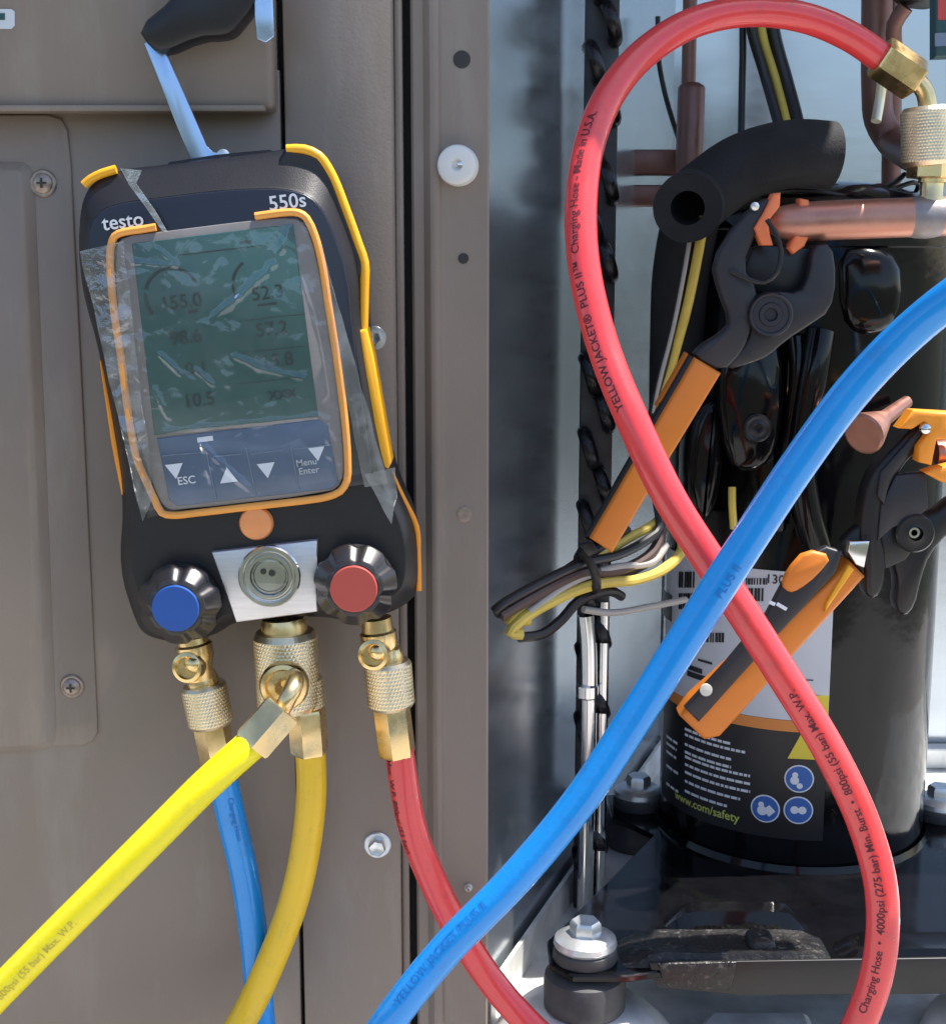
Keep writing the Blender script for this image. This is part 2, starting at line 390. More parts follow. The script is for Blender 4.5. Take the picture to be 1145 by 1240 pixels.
# ------------------------------------------------------------------ the setting
gv = []; gf = []
gxs = [-80, -30, -12, -6, -3, -1.5, 0, 1.5, 3, 6, 12, 30, 80]; gys = [-80, -30, -12, -7.0, -5.6, -4.6, -3.8, -3.0, -2.4, -1.6, 0, 2, 6, 20, 80]
for yy in gys:
    for xx in gxs:
        hh = 0.95 * max(0.0, min(1.0, (-2.4 - yy) / 2.2)); hh *= 1 + .12 * math.sin(xx * 1.7)  # unseen bank behind the camera, added to darken reflections and block low sky
        gv.append((xx, yy, -0.004 + hh))
for j in range(len(gys) - 1):
    for i in range(len(gxs) - 1):
        q = j * len(gxs) + i; gf.append((q, q + 1, q + len(gxs) + 1, q + len(gxs)))
go = link('ground', mesh_to_bm(gv, gf), 'soil', None, 180, kind='structure')
pt = box(-1.4, 1.5, -1.05, 0.9, -0.15, 0.0, 0.01); po = link('patio_slab', pt, 'concrete', None, 0, kind='structure')

# ------------------------------------------------------------------ cabinet of the outdoor unit
PAN = 0.12; ROOF = 0.98; YB = 0.44
cab = thing('outdoor_unit_cabinet', 'taupe painted sheet metal cabinet of an opened outdoor cooling unit', 'cabinet', (0, 0, 0))
def PX(u, v, y=0.0): return P(u, v, y).x
XS = PX(353, 620)         # first seam
XG0, XG1 = PX(483, 500), PX(500, 500)
XP1 = PX(591.5, 600)
z_lip = P(160, 134, -0.014).z
# left service panel with pressed flange
svc = link('service_panel', box(-0.62, XS - 0.0010, 0.0, 0.012, 0.03, z_lip + 0.02, 0.0008), 'paint', cab)
flange_px = [(-300, 139), (58, 139), (74, 144), (82, 158), (86, 200), (102, 520), (118, 872), (118, 888), (111, 899), (99, 903), (-300, 910)]
link('flange_plate', slab(flange_px, -0.0016, 0.0016 + 0.002, 0.0007), 'paint', svc)
rec = [(-300, 196), (28, 196), (38, 204), (42, 230), (56, 560), (68, 880), (66, 898), (52, 908), (-300, 928)]
bm = bmesh.new()
o1 = [P(u, v, -0.0019) for u, v in rec]; o2 = inset2(o1, 0.0035, (0, 2)); o2 = [Vector((p.x, -0.0048, p.z)) for p in o2]
o3 = inset2(o1, 0.0048, (0, 2)); o3 = [Vector((p.x, -0.0056, p.z)) for p in o3]
ob = [Vector((p.x, 0.001, p.z)) for p in o1]
link('pressed_panel', loft([ob, o1, o2, o3]), 'paint', svc)
# middle strip
mid = link('middle_panel', box(XS + 0.0010, XG0 - 0.001, -0.001, 0.012, 0.03, ROOF, 0.0012), 'paint', cab)
link('panel_fold', box(XG0 - 0.0009, XG0 + 0.0030, 0.003, 0.016, 0.03, ROOF, 0.0008), 'paint', mid)
link('gap_seal', box(XS - 0.004, XS + 0.004, 0.013, 0.016, 0.03, ROOF), 'paint_dark', cab)
link('gap_seal', box(XG0 - 0.003, XG1 + 0.004, 0.018, 0.021, 0.03, ROOF), 'paint_dark', cab)
# corner post: folded profile extruded vertically
def profile_z(pr, z0, z1):
    return loft([[Vector((x, y, z0)) for x, y in pr], [Vector((x, y, z1)) for x, y in pr]])
xa, xb, xc = XG1, PX(517, 500), PX(536, 500)
pr = [(xa, 0.020), (xa, 0.002), (xa + .0012, 0.0005), (xb - .001, 0.0005), (xb, -0.0008), (xb + .0022, -0.0030), (xb + .0035, -0.0034), (xc - .0028, -0.0034), (xc - .0014, -0.0028), (xc, -0.0006), (xc + .0016, 0.0000),
      (XP1 - .001, 0.0), (XP1, 0.001), (XP1, 0.030), (XP1 - .0012, 0.030), (XP1 - .0012, 0.0035), (xa + .002, 0.0035), (xa + .002, 0.020)]
post = link('corner_post', profile_z(pr, 0.03, ROOF), 'paint', cab, 25)
# upper drawer-like panel with a lip
xr = PX(330, 60, -0.014)
bmx = box(-0.62, xr, -0.014, 0.013, z_lip, ROOF, 0.0035, 3)
upp = link('upper_panel', bmx, 'paint', cab)
link('panel_lip', box(-0.62, PX(322, 134, -0.014), -0.0175, -0.012, z_lip - 0.0006, z_lip + 0.0022, 0.0009), 'paint', upp)
# sticker at the top left
st = link('sticker', slab([(-60, 10), (14, 11), (18, 14), (18, 31), (14, 35), (-60, 34)], -0.0144, 0.0006, 0), 'label_white', upp, 0)
link('sticker_mark', slab([(-60, 16), (6, 16), (6, 24), (-60, 24)], -0.0147, 0.0003, 0), 'teal_print', st, 0)
# inside sheets, pan, roof
xd = XP1 - 0.03
dv0, dv1 = Vector((XP1 - .003, .031)), Vector((P(796, 900, YB).x, YB - .001))
dn = (dv1 - dv0).normalized(); dn = Vector((dn.y, -dn.x)) * .0012
dvl = [(dv0.x, dv0.y), (dv1.x, dv1.y), (dv1.x - dn.x, dv1.y - dn.y), (dv0.x - dn.x, dv0.y - dn.y)]
dvs = link('divider_sheet', loft([[Vector((x, y, PAN)) for x, y in dvl], [Vector((x, y, ROOF)) for x, y in dvl]]), 'galv', cab, 0)
bs = link('back_sheet', box(xd, 0.72, YB, YB + 0.002, PAN - 0.02, ROOF), 'galv', cab)
pan = link('base_pan', box(-0.60, 0.72, 0.004, YB - 0.001, PAN - 0.02, PAN, 0.003), 'pan', cab)
# the ridge pressed in the pan that runs back
def ridge(pts0, h, w, name='pan_ridge', m='pan'):
    lp = []
    for p in pts0:
        lp.append([Vector((p.x - w, p.y, PAN - .001)), Vector((p.x - w * .55, p.y, PAN + h)), Vector((p.x + w * .55, p.y, PAN + h)), Vector((p.x + w, p.y, PAN - .001))])
    return link(name, loft(lp), m, pan, 60)
lf = Vector((dn.x, dn.y)).normalized() * .003; lf2 = Vector((dn.x, dn.y)).normalized() * .0055
ll = [dv0 + lf, dv1 + lf, dv1 + lf2, dv0 + lf2]
link('pan_lip', loft([[Vector((p.x, p.y, PAN)) for p in ll], [Vector((p.x, p.y, PAN + .022)) for p in ll]]), 'pan', pan, 0)
link('pan_upstand', box(xd + .002, 0.72, YB - 0.016, YB - 0.002, PAN, PAN + 0.018, 0.002), 'pan', pan)
eb = [G(835, 1248, PAN + .012), G(990, 1248, PAN + .012), G(978, 1222, PAN + .012), G(858, 1222, PAN + .012)]
link('pan_boss', plate_z([(p.x, p.y) for p in eb], PAN + 0.012, 0.013, 0.004), 'pan', pan)
rp = box(-0.62, 0.36, -0.028, YB + .004, ROOF, ROOF + 0.012)
rp = box(0.3602, 0.72, -0.028, 0.004, ROOF, ROOF + 0.012, bm=rp); rp = box(0.3602, 0.72, 0.135, YB + .004, ROOF, ROOF + 0.012, bm=rp)  # opening in the unseen roof, added to let sun reach the pan
roof = link('roof_panel', rp, 'paint', cab)

# screws, holes and plugs in the cabinet
def washer_screw(u, v, y, rw, par, drive='phillips', name='screw', m='zinc'):
    c = P(u, v, y); d = Vector((0, -1, 0))
    s = link(name, lathe(c, d, [(-.001, rw), (0.0006, rw), (0.0012, rw * .92), (0.0012, rw * .70)], 28), m, par)
    if drive == 'hex':
        link('hex_head', lathe(c, d, [(0.001, rw * .64), (0.0048, rw * .64), (0.0056, rw * .55), (0.0052, rw * .42), (0.0046, rw * .1)], 6, phase=0.3), m, s)
    else:
        link('pan_head', lathe(c, d, [(0.001, rw * .74), (0.0022, rw * .70), (0.0032, rw * .5), (0.0036, rw * .15)], 24), m, s)
        b = box(c.x - rw * .36, c.x + rw * .36, c.y - 0.0040, c.y - 0.0030, c.z - rw * .07, c.z + rw * .07)
        b = box(c.x - rw * .07, c.x + rw * .07, c.y - 0.0041, c.y - 0.0031, c.z - rw * .36, c.z + rw * .36, bm=b)
        link('cross_slot', b, 'paint_dark', s, 0)
M['screw_brown'] = mat('painted_screw', (0.34, 0.27, 0.23), 0.35, 0.6, 0.3, 200)
washer_screw(53, 222, -0.0016, 0.0064, svc, 'phillips', m='screw_brown')
washer_screw(88, 831, -0.0016, 0.0060, svc, 'phillips', m='screw_brown')
washer_screw(453, 409, -0.001, 0.0058, mid, 'hex')
washer_screw(457, 1023, -0.001, 0.0070, mid, 'hex')
washer_screw(567, 1074, 0.0, 0.0022, post, 'phillips')
for (u, v, rr, mm) in [(559, 72, .0035, 'paint_dark'), (561, 313, .0022, 'paint_dark'), (562, 623, .0032, 'screw_brown')]:
    link('screw_hole', lathe(P(u, v, 0.0), Vector((0, -1, 0)), [(-.001, rr * 1.15), (0.0003, rr * 1.15), (0.0004, rr), (0.0002, rr * .2)], 20), mm, post)
sp = link('nylon_spacer', lathe(P(555, 201, 0), Vector((-0.12, -1, 0)), [(-.001, .0095), (0.005, .0095), (0.0075, .0088), (0.0082, .0074), (0.0080, .0030), (0.0060, .0014)], 32), 'nylon', post)
link('spacer_screw', lathe(P(557, 200, -.0068), Vector((0, -1, 0)), [(0, .0015), (0.0013, .0013), (0.0015, .0002)], 12), 'steel', sp)

# ------------------------------------------------------------------ condenser coil end, brackets, pipes at the back
YCO = 0.17
cz = P(724, 360, YCO)
coil = thing('condenser_coil', 'black condenser coil end with stacked return bends beside the divider sheet', 'coil', (cz.x, YCO + .02, PAN))
xl, xh = P(704, 360, YCO).x, P(744, 360, YCO).x
link('end_plate', box(xl, xh, YCO, YCO + .006, PAN, ROOF - .002, 0.001), 'fin', coil)
z = PAN + 0.02; k = 0
while z < ROOF - 0.05:
    xm = (xl + xh) / 2 + (0.0045 if k % 2 else -0.0045)
    pts = []
    for q in range(9):
        a = math.pi * q / 8
        pts.append(Vector((xm + 0.003 * math.cos(a), YCO - .001 - 0.012 * math.sin(a), z + 0.0095 - 0.0095 * math.cos(a))))
    pts = [pts[0] + Vector((0, .004, 0))] + pts + [pts[-1] + Vector((0, .004, 0))]
    link('return_bend', tube(pts, 0.0042, 12, raw=True), 'coil', coil)
    z += 0.0225; k += 1
def bar_thing(name, label, cat, bm, m, kids=()):
    o = link(name, bm, m); tag(o, label, cat); return o
for (v0, v1, lab) in [(181, 212, 'upper brown horizontal bracket bar between coil and strainer pipe'), (224, 250, 'lower brown horizontal bracket bar between coil and strainer pipe')]:
    a, b = P(742, v0, 0.33), P(838, v1, 0.33)
    o = bar_thing('bracket_bar', lab, 'bracket', box(a.x, b.x, 0.326, 0.345, b.z, a.z, 0.003), 'copper_dark'); o['group'] = 'bracket bars behind the copper pipes'
# copper strainer pipe
yp = 0.30
r0 = 0.5 * (P(850, 150, yp).x - P(817, 150, yp).x)
o = thing('strainer_pipe', 'brown copper vertical pipe widening to a strainer above the bracket bars', 'pipe', P(832, 205, yp))
tz = P(832, 104, yp).z
link('thin_pipe', tube([P(836, -120, yp), P(835, 0, yp), P(833, 106, yp)], r0 * .52, 20), 'copper_dark', o)
link('strainer_body', lathe(P(832, 260, yp), Vector((0.006, 0, 1)), [(0, r0 * .9), (0.004, r0), (tz - P(832, 260, yp).z - .002, r0), (tz - P(832, 260, yp).z, r0 * .9), (tz - P(832, 260, yp).z + .002, r0 * .55)], 28), 'copper_dark', o)
# J shaped copper pipe at the right
o = thing('bent_copper_pipe', 'brown copper pipe bending to the service valve behind the brass coupler', 'pipe', P(1070, 240, 0.22))
link('pipe_run', tube([P(1062, -120, .24), P(1061, 0, .24), P(1061, 110, .24), P(1064, 145, .24), P(1078, 170, .235), P(1100, 186, .20), P(1122, 196, .14)], 0.0095, 20), 'copper_dark', o)
link('pipe_drop', tube([P(1079, -60, .255), P(1079, 120, .255), P(1078, 260, .255), P(1078, 400, .255)], 0.0062, 16), 'copper_dark', o)
link('pipe_sleeve', tube([P(1066, 70, .215), P(1067, 100, .215), P(1064, 125, .215), P(1060, 147, .212)], 0.0032, 14), 'brass_pale', o)
# dark connector at top right with printed tag
o = link('hanging_tag', slab([(1131, -40), (1190, -40), (1190, 68), (1131, 70)], 0.10, 0.010, 0.0015), 'teal_print'); tag(o, 'red and dark teal printed component with pale band above the brass coupler', 'tag')
link('red_band', slab([(1135, -30), (1185, -30), (1185, 24), (1135, 24)], 0.0995, 0.001, 0), 'red_print', o, 0)
link('pale_band', slab([(1131.5, 40), (1189, 38), (1189, 54), (1131.5, 56)], 0.0994, 0.001, 0), 'key_line', o, 0)
o = thing('pressure_switch', 'small black pressure switch above the red hose end', 'switch', P(1100, 5, 0.2))
link('switch_body', lathe(P(1105, 6, 0.2), Vector((.2, 0, 1)), [(0, .010), (.004, .016), (.03, .016), (.034, .01)], 24), 'wire_black', o)
link('switch_stem', tube([P(1083, 60, .21), P(1082, 30, .205), P(1096, 8, 0.2)], 0.0048, 12), 'copper_dark', o)

# steel capillary bracket at the bottom behind the blue hose
o = thing('steel_post', 'pair of bright steel upright rods standing on the base pan behind the blue hose', 'rod', (P(713, 900, .17).x, .17, PAN))
c = P(713, 745, .155)
link('rod_shaft', tube([Vector((c.x, .155, PAN)), Vector((c.x, .155, c.z - .02)), Vector((c.x - .002, .155, c.z))], 0.0052, 16), 'steel', o)
link('rod_shaft', tube([Vector((c.x + .0095, .158, PAN)), Vector((c.x + .0095, .158, c.z + .008))], 0.0034, 12), 'steel', o)
link('rod_collar', lathe(P(711, 845, .155), Vector((0, 0, 1)), [(0, .0058), (.001, .0068), (.008, .0068), (.009, .0058)], 20), 'steel', o)

# ------------------------------------------------------------------ compressor
RC = 0.0840
def tangent_axis(uL, uR, v, Rr):
    a = ray(uL, v); b = ray(uR, v); ta = math.atan2(a.x, a.y); tb = math.atan2(b.x, b.y)
    m = (ta + tb) / 2; d = Rr / math.sin((tb - ta) / 2); return CAM.x + d * math.sin(m), CAM.y + d * math.cos(m)
AX, AY = tangent_axis(800, 1124, 880, RC)
def cyl_hit(u, v, rad=RC):
    d = ray(u, v); ox, oy = CAM.x - AX, CAM.y - AY
    a = d.x ** 2 + d.y ** 2; b = 2 * (ox * d.x + oy * d.y); c = ox ** 2 + oy ** 2 - rad ** 2; q = b * b - 4 * a * c
    t = (-b - math.sqrt(max(q, 0))) / (2 * a); p = CAM + d * t
    return math.atan2(p.x - AX, -(p.y - AY)), p.z       # angle measured from the side facing -y, towards +x
def cyl(a, z, rad): return Vector((AX + rad * math.sin(a), AY - rad * math.cos(a), z))
comp = thing('compressor', 'glossy black cylindrical compressor with white and black safety labels', 'compressor', (AX, AY, PAN))
zb = cyl_hit(960, 1085)[1]; zt = cyl_hit(960, 300)[1]
def bumpy(t, a, r): return r * (1 + 0.004 * noise.noise(Vector((math.cos(a) * 2, math.sin(a) * 2, t * 9))))
prof = [(zb - .004, RC * .80), (zb, RC * .93), (zb + .006, RC * .985), (zb + .014, RC)]
prof += [(zb + .014 + (zt - zb - .014) * q / 14, RC) for q in range(1, 15)]
prof += [(zt + .001, RC * 1.018), (zt + .010, RC * 1.018), (zt + .0115, RC * .995)]
for q in range(1, 9):
    a = q / 8 * math.pi / 2; prof.append((zt + .0115 + 0.028 * math.sin(a), RC * .995 * (0.25 + .75 * math.cos(a))))
prof.append((zt + 0.0398, 0.001))
link('shell', lathe(Vector((AX, AY, 0)), Vector((0, 0, 1)), prof, 72, rfun=bumpy), 'comp', comp)
def patch(a0, a1, z0, z1, rad, n=14, th=0.0004, sk=0.0):
    lp_o = [[], []]
    vs = []; fs = []
    for i in range(n + 1):
        a = a0 + (a1 - a0) * i / n
        vs += [cyl(a, z0 + sk * (a - a0), rad), cyl(a, z1 + sk * (a - a0), rad), cyl(a, z1 + sk * (a - a0), rad - th), cyl(a, z0 + sk * (a - a0), rad - th)]
    for i in range(n):
        b = 4 * i
        for q in range(4): fs.append((b + q, b + (q + 1) % 4, b + 4 + (q + 1) % 4, b + 4 + q))
    fs += [(0, 1, 2, 3), (4 * n + 3, 4 * n + 2, 4 * n + 1, 4 * n)]
    return fixn(mesh_to_bm(vs, fs))
aL, _ = cyl_hit(805, 880); aR, _ = cyl_hit(1001, 880)
z_w1 = cyl_hit(930, 690)[1]; z_w0 = cyl_hit(940, 870)[1]; z_o0 = cyl_hit(940, 884)[1]; z_k0 = cyl_hit(940, 1014)[1]
rl = RC * 1.004 + .0010
wl_ = link('white_label', patch(aL, aR, z_w0, z_w1, rl), 'label_white', comp)
ol_ = link('orange_label_band', patch(aL, aR - .14, z_o0, z_w0 - .0003, rl), 'label_orange', comp)
bl_ = link('black_label', patch(aL, aR, z_k0, z_o0 - .0003, rl), 'label_black', comp)
# barcodes and printed rows on the white label
def strip(u0, u1, v0, v1, m, par, nm, rr=0.0004):
    a0, z1 = cyl_hit(u0, v0, rl); a1, z0 = cyl_hit(u1, v1, rl)
    return link(nm, patch(min(a0, a1), max(a0, a1), min(z0, z1), max(z0, z1), rl + rr, 4, .0002), m, par, 0)
strip(803, 813, 712, 753, 'label_black', wl_, 'print_block')
for (ua, ub, va, vb) in [(822, 842, 692, 712), (822, 838, 718, 738), (906, 922, 712, 728), (903, 928, 700, 708), (855, 875, 766, 778)]:
    u = ua
    while u < ub:
        w = random.choice((1.2, 1.8, 2.6)); strip(u, u + w, va, vb, 'label_black', wl_, 'barcode_bar'); u += w + random.choice((1.2, 1.6, 2.2))
for (ua, ub, v) in [(828, 850, 808), (845, 862, 800), (832, 858, 818), (962, 984, 822), (966, 980, 830), (964, 986, 838)]:
    strip(ua, ub, v, v + 2.2, 'label_black', wl_, 'print_row')
strip(984, 1001, 842, 882, 'label_yellow', wl_, 'yellow_corner', .0006)
def cyl_text(body, size, u, v, m, par, nm, bold=0.0, slant=0.0):
    a0, z0 = cyl_hit(u, v, rl); bm = text_bm(body, size, bold)
    for q in bm.verts: q.co = cyl(a0 + q.co.x / rl, z0 + q.co.y + slant * q.co.x, rl + .0004)
    return link(nm, bm, m, par, 0)
cyl_text('130', 0.0075, 938, 702, 'label_black', wl_, 'label_number', .01)
cyl_text('www.com/safety', 0.0078, 850, 978, 'lime_print', bl_, 'web_address', 0.01)
def row(u0, u1, v, h):
    z = cyl_hit((u0 + u1) / 2, v, rl)[1]; u = u0
    while u < u1:
        w = random.uniform(3, 10); a0 = cyl_hit(u, v, rl)[0]; a1 = cyl_hit(min(u + w, u1), v, rl)[0]
        link('print_word', patch(a0, a1, z - h / 2, z + h / 2, rl + .0004, 2, .0002), 'white_print', bl_, 0); u += w + 1.5
for i in range(9):      # rows of small white print too fine to read
    row(829, random.choice((892, 902, 908, 885)) - (i > 6) * 12, 893 + i * 9.4, .0016)
for v in (896, 904, 914, 932, 954): row(807, 807 + random.uniform(11, 16), v, .0016)
def icon(u, v, rpx, kind):
    a0, z0 = cyl_hit(u, v, rl); ax2, _ = cyl_hit(u + rpx, v, rl); rr = abs(ax2 - a0) * rl
    def disc(r_, dx, dz, off, n=26, sx=1, sz=1):
        vs = [cyl(a0 + (dx + 0) / rl, z0 + dz, rl + off)] + [cyl(a0 + (dx + r_ * sx * math.cos(2 * math.pi * q / n)) / rl, z0 + dz + r_ * sz * math.sin(2 * math.pi * q / n), rl + off) for q in range(n)]
        return mesh_to_bm(vs, [(0, 1 + q, 1 + (q + 1) % n) for q in range(n)])
    d = link('safety_icon', disc(rr, 0, 0, .0003), 'white_print', bl_, 0)
    link('icon_disc', disc(rr * .90, 0, 0, .0005), 'label_blue', bl_, 0)
    b = disc(rr * .20, -rr * .28, rr * .28, .0007)
    if kind == 0: merge(b, disc(rr * .34, -rr * .2, -rr * .15, .0007)); merge(b, disc(rr * .42, rr * .28, -rr * .1, .0007, 4))
    elif kind == 1: merge(b, disc(rr * .30, -rr * .3, -rr * .12, .0007)); merge(b, disc(rr * .22, rr * .05, -rr * .5, .0007, 8))
    else:
        b.free(); b = disc(rr * .28, -rr * .26, rr * .02, .0007); merge(b, disc(rr * .28, rr * .26, rr * .02, .0007)); merge(b, disc(rr * .5, 0, -rr * .02, .0007, 4, 1, .25))
    link('icon_figure', b, 'white_print', bl_, 0)
icon(967, 943, 18, 1); icon(926, 979, 18, 0); icon(966, 981, 18, 2)
a0, z0 = cyl_hit(953, 918, rl); a1, z1 = cyl_hit(980, 884, rl); am = cyl_hit(972, 884, rl)[0]
link('warning_triangle', mesh_to_bm([cyl(a0, z0, rl + .0005), cyl(a1 + .06, z0, rl + .0005), cyl(am, z1, rl + .0005)], [(0, 1, 2)]), 'label_yellow', bl_, 0)
# terminal cover with a star screw on the front of the shell
link('terminal_cover', slab([(868, 470), (880, 418), (920, 405), (950, 420), (948, 520), (936, 560), (905, 575), (880, 560)], AY - RC - .012, .024, .004, 1), 'comp', comp)
link('cover_screw', lathe(P(916, 518, AY - RC - .012), Vector((0, -1, 0)), [(-.001, .008), (.002, .008), (.003, .0068), (.0022, .0052), (.003, .003), (.001, .0006)], 12), 'clamp_black', comp)
link('weld_seam', tube([cyl(cyl_hit(950, 430)[0], q, RC + .0012) for q in [zt - .006, zt - .05, zt - .10, zt - .14]], .004, 10), 'comp', comp)
link('ground_strap', tube([P(886, 590, AY - RC - .004), P(886, 610, AY - RC - .006), P(888, 640, AY - RC - .005)], .0022, 8), 'wire_yellow', comp)
# mounting plate, feet
zp = PAN + 0.052
ff = G(708, 1160, zp); rf = G(772, 975, zp); rr_ = G(1136, 988, zp)
feet = [Vector((ff.x, ff.y)), Vector((rf.x, rf.y)), Vector((rr_.x, rr_.y)), Vector((ff.x + .232, ff.y + .004))]
FL, RL, RR, FR = feet; e = .019
pl = [(FL.x - e, FL.y - e * .3), (FL.x - e * .4, FL.y - e), (FL.x + e, FL.y - e), (FL.x + .045, FL.y - .012), (FR.x - .045, FR.y - .012), (FR.x - e, FR.y - e), (FR.x + e, FR.y - e * .4), (FR.x + e, FR.y + e),
      (FR.x + .004, FR.y + .05), (RR.x - .004, RR.y - .05), (RR.x + e, RR.y - e), (RR.x + e, RR.y + e), (RR.x - e, RR.y + e), (RR.x - .05, RR.y + .006), (RL.x + .05, RL.y + .006), (RL.x + e, RL.y + e), (RL.x - e, RL.y + e), (RL.x - e, RL.y - e),
      (RL.x + .004, RL.y - .05), (FL.x - .002, FL.y + .05), (FL.x - e, FL.y + e)]
link('mount_plate', plate_z(pl, zp, 0.004, .0008), 'comp', comp)
link('skirt', lathe(Vector((AX, AY, zp)), Vector((0, 0, 1)), [(0, .05), (0, RC * 1.04), (.004, RC * 1.02), (zb - zp - .002, RC * .96), (zb - zp, .05)], 48), 'comp', comp)
for k, p in enumerate(feet):
    c = Vector((p.x, p.y, PAN))
    bs2 = link('pan_dome', lathe(c, Vector((0, 0, 1)), [(-.002, .052), (.010, .047), (.021, .036), (.0245, .027), (.025, .005)], 32), 'pan', pan)
    gm = link('grommet', lathe(c, Vector((0, 0, 1)), [(.0245, .0200), (.026, .0214), (.040, .0216), (.0435, .0208), (.0455, .0180), (zp - PAN - .0045, .014)], 32), 'rubber', comp)
    t0 = Vector((p.x, p.y, zp))
    link('sleeve', lathe(t0, Vector((0, 0, 1)), [(0, .0165), (.001, .0170), (.006, .0165), (.008, .0140)], 28), 'rubber', comp)
    bo = link('bolt', lathe(t0, Vector((0, 0, 1)), [(.007, .0158), (.0085, .0166), (.0115, .0160), (.0130, .0135), (.0142, .0110), (.0148, .006)], 28), 'zinc', comp)
    link('hex_head', lathe(t0, Vector((0, 0, 1)), [(.0135, .0082), (.0195, .0082), (.0212, .0070), (.0212, .001)], 6, phase=.35 + k), 'zinc', bo)
# pressed rib on the front edge, down-turned flange with a tab, and clutter on the plate
def rib(x0, x1, yf, h, w, m, nm):
    lp = []; n = 10
    for i in range(n + 1):
        t = i / n; k = min(1, t / .18, (1 - t) / .12) ** .6 if 0 < t < 1 else 0.05; x = x0 + (x1 - x0) * t
        wob = .0012 * noise.noise(Vector((x * 60, 0, 3)))
        lp.append([Vector((x, yf, zp - .0005)), Vector((x, yf + .004, zp + h * k + wob)), Vector((x, yf + w * .5, zp + h * k * .72)), Vector((x, yf + w - .004, zp + h * k + wob)), Vector((x, yf + w, zp - .0005))])
    return link(nm, loft(lp), m, comp, 40)
yf = FL.y - .011
rib(G(748, 1150, zp).x, G(1000, 1150, zp).x, yf, .0065, .034, 'dirt', 'stiffener_rib')
rib(G(1004, 1140, zp).x, FR.x - .02, yf + .004, .007, .026, 'comp', 'stiffener_rib')
rib(G(800, 1105, zp).x, G(960, 1100, zp).x, yf + .040, .010, .020, 'comp', 'stiffener_rib')
link('front_flange', slab([(785, 1166), (1150, 1160), (1150, 1204), (900, 1206), (796, 1196), (790, 1186)], yf - .0022, .0022, .0006), 'clamp_black', comp)
link('flange_tab', slab([(796, 1167), (892, 1165), (887, 1196), (880, 1201), (812, 1197), (802, 1188)], yf - .0050, .0026, .0010), 'dirt', comp)
link('weld_clip', box(G(898, 1140, zp).x, G(930, 1140, zp).x, yf + .008, yf + .026, zp - .001, zp + .010, .0035, 3), 'dirt', comp)

# suction elbow stub in copper (beside the second clamp) 
o = thing('capped_copper_stub', 'dull pink copper stub with flared end beside the lower clamp jaws', 'pipe stub', P(1050, 524, 0.085))
d = (P(1083, 497, .10) - P(1044, 526, .075)).normalized()
link('flared_end', lathe(P(1044, 526, .075), d, [(0, .004), (0.0, .0105), (.001, .0118), (.004, .0112), (.012, .0085), (.024, .0045), (.05, .0035)], 28), 'copper', o)

# foam insulation arch
fp = [P(842, 243, .100), P(862, 227, .104), P(890, 207, .106), P(928, 192, .106), P(966, 186, .108), P(1004, 188, .112)]
o = thing('foam_sleeve', 'black foam pipe insulation sleeve arching over the compressor, open end showing', 'insulation', P(850, 300, .14))
path = catmull(fp, .004); T, N = frames(path)
def sleeve(path, r1, r2, seg=28):
    T, N = frames(path); lo = []
    for rr, rng in ((r1, range(len(path))), (r2, reversed(range(len(path))))):
        for i in rng:
            b = T[i].cross(N[i]); lo.append([path[i] + (N[i] * math.cos(2 * math.pi * k / seg) + b * math.sin(2 * math.pi * k / seg)) * rr for k in range(seg)])
    lo.append(lo[0]); bm = loft(lo, False, False); bmesh.ops.remove_doubles(bm, verts=bm.verts, dist=1e-6); return bm
# first bend the near end to face the viewer
near = [P(832, 252, .078), P(834, 249, .088)] + fp
link('sleeve_wall', sleeve(catmull(near, .004), 0.0182, 0.0090), 'foam', o)
link('sleeve_drop', sleeve(catmull([P(836, 262, .135), P(824, 330, .15), P(820, 420, .16), P(818, 520, .17)], .006), .0165, .010), 'foam', o)
# thin steel rim of lines round the dome (coiled leads)
for i, (r_, dz) in enumerate([(0.060, 0.004), (0.052, 0.010), (0.068, -0.002)]):
    pts = [Vector((AX + r_ * math.cos(t), AY - r_ * math.sin(t) * 1.0, zt + .028 + dz + .006 * math.sin(3 * t + i))) for t in [R(q) for q in range(-20, 150, 14)]]
    o = link('lead_wire', tube(pts, .0014, 8), 'wire_black'); tag(o, ['thin black lead wire in the middle ring over the compressor dome', 'thin black lead wire in the innermost ring over the compressor dome', 'thin black lead wire in the outermost ring over the compressor dome'][i], 'wire', 'lead wires over the compressor dome')

# ------------------------------------------------------------------ suction line with service port
YL = 0.040
sl_ = thing('copper_suction_line', 'tarnished copper line with soldered brass service port crossing in front of compressor', 'pipe', P(1050, 270, YL))
rl2 = 0.0098
pts = [P(930, 269, YL), P(940, 269, YL), P(960, 269, YL), P(1000, 267, YL), P(1080, 264, YL), P(1200, 260, YL)]
def rf_(t): return 0.55 + 0.45 * min(1, max(0, (t - .02) / .12)) ** .6
link('pipe_run', tube(pts, rl2, 28, .003, rfun=rf_), 'copper', sl_)
link('solder_joint', lathe(P(1108, 263.2, YL), (P(1130, 262.4, YL) - P(1108, 263.2, YL)), [(-.003, rl2 * 1.0), (0, rl2 * 1.06), (.005, rl2 * 1.10), (.009, rl2 * 1.06), (.012, rl2)], 28), 'solder', sl_)
up = Vector((0.02, 0, 1)); base = P(1126, 246, YL)
prt = link('service_port', lathe(base, up, [(-.004, .0075), (.002, .0072), (.004, .0058), (.010, .0058), (.010, .0070), (.018, .0070), (.018, .0055), (.024, .0055)], 24), 'brass', sl_)

# ------------------------------------------------------------------ hoses
RH = 0.0071
def hexferrule(p0, p1, par, r=0.0088, nm='ferrule'):
    d = p1 - p0; return link(nm, hexnut(p0, d, d.length, r), 'brass', par)

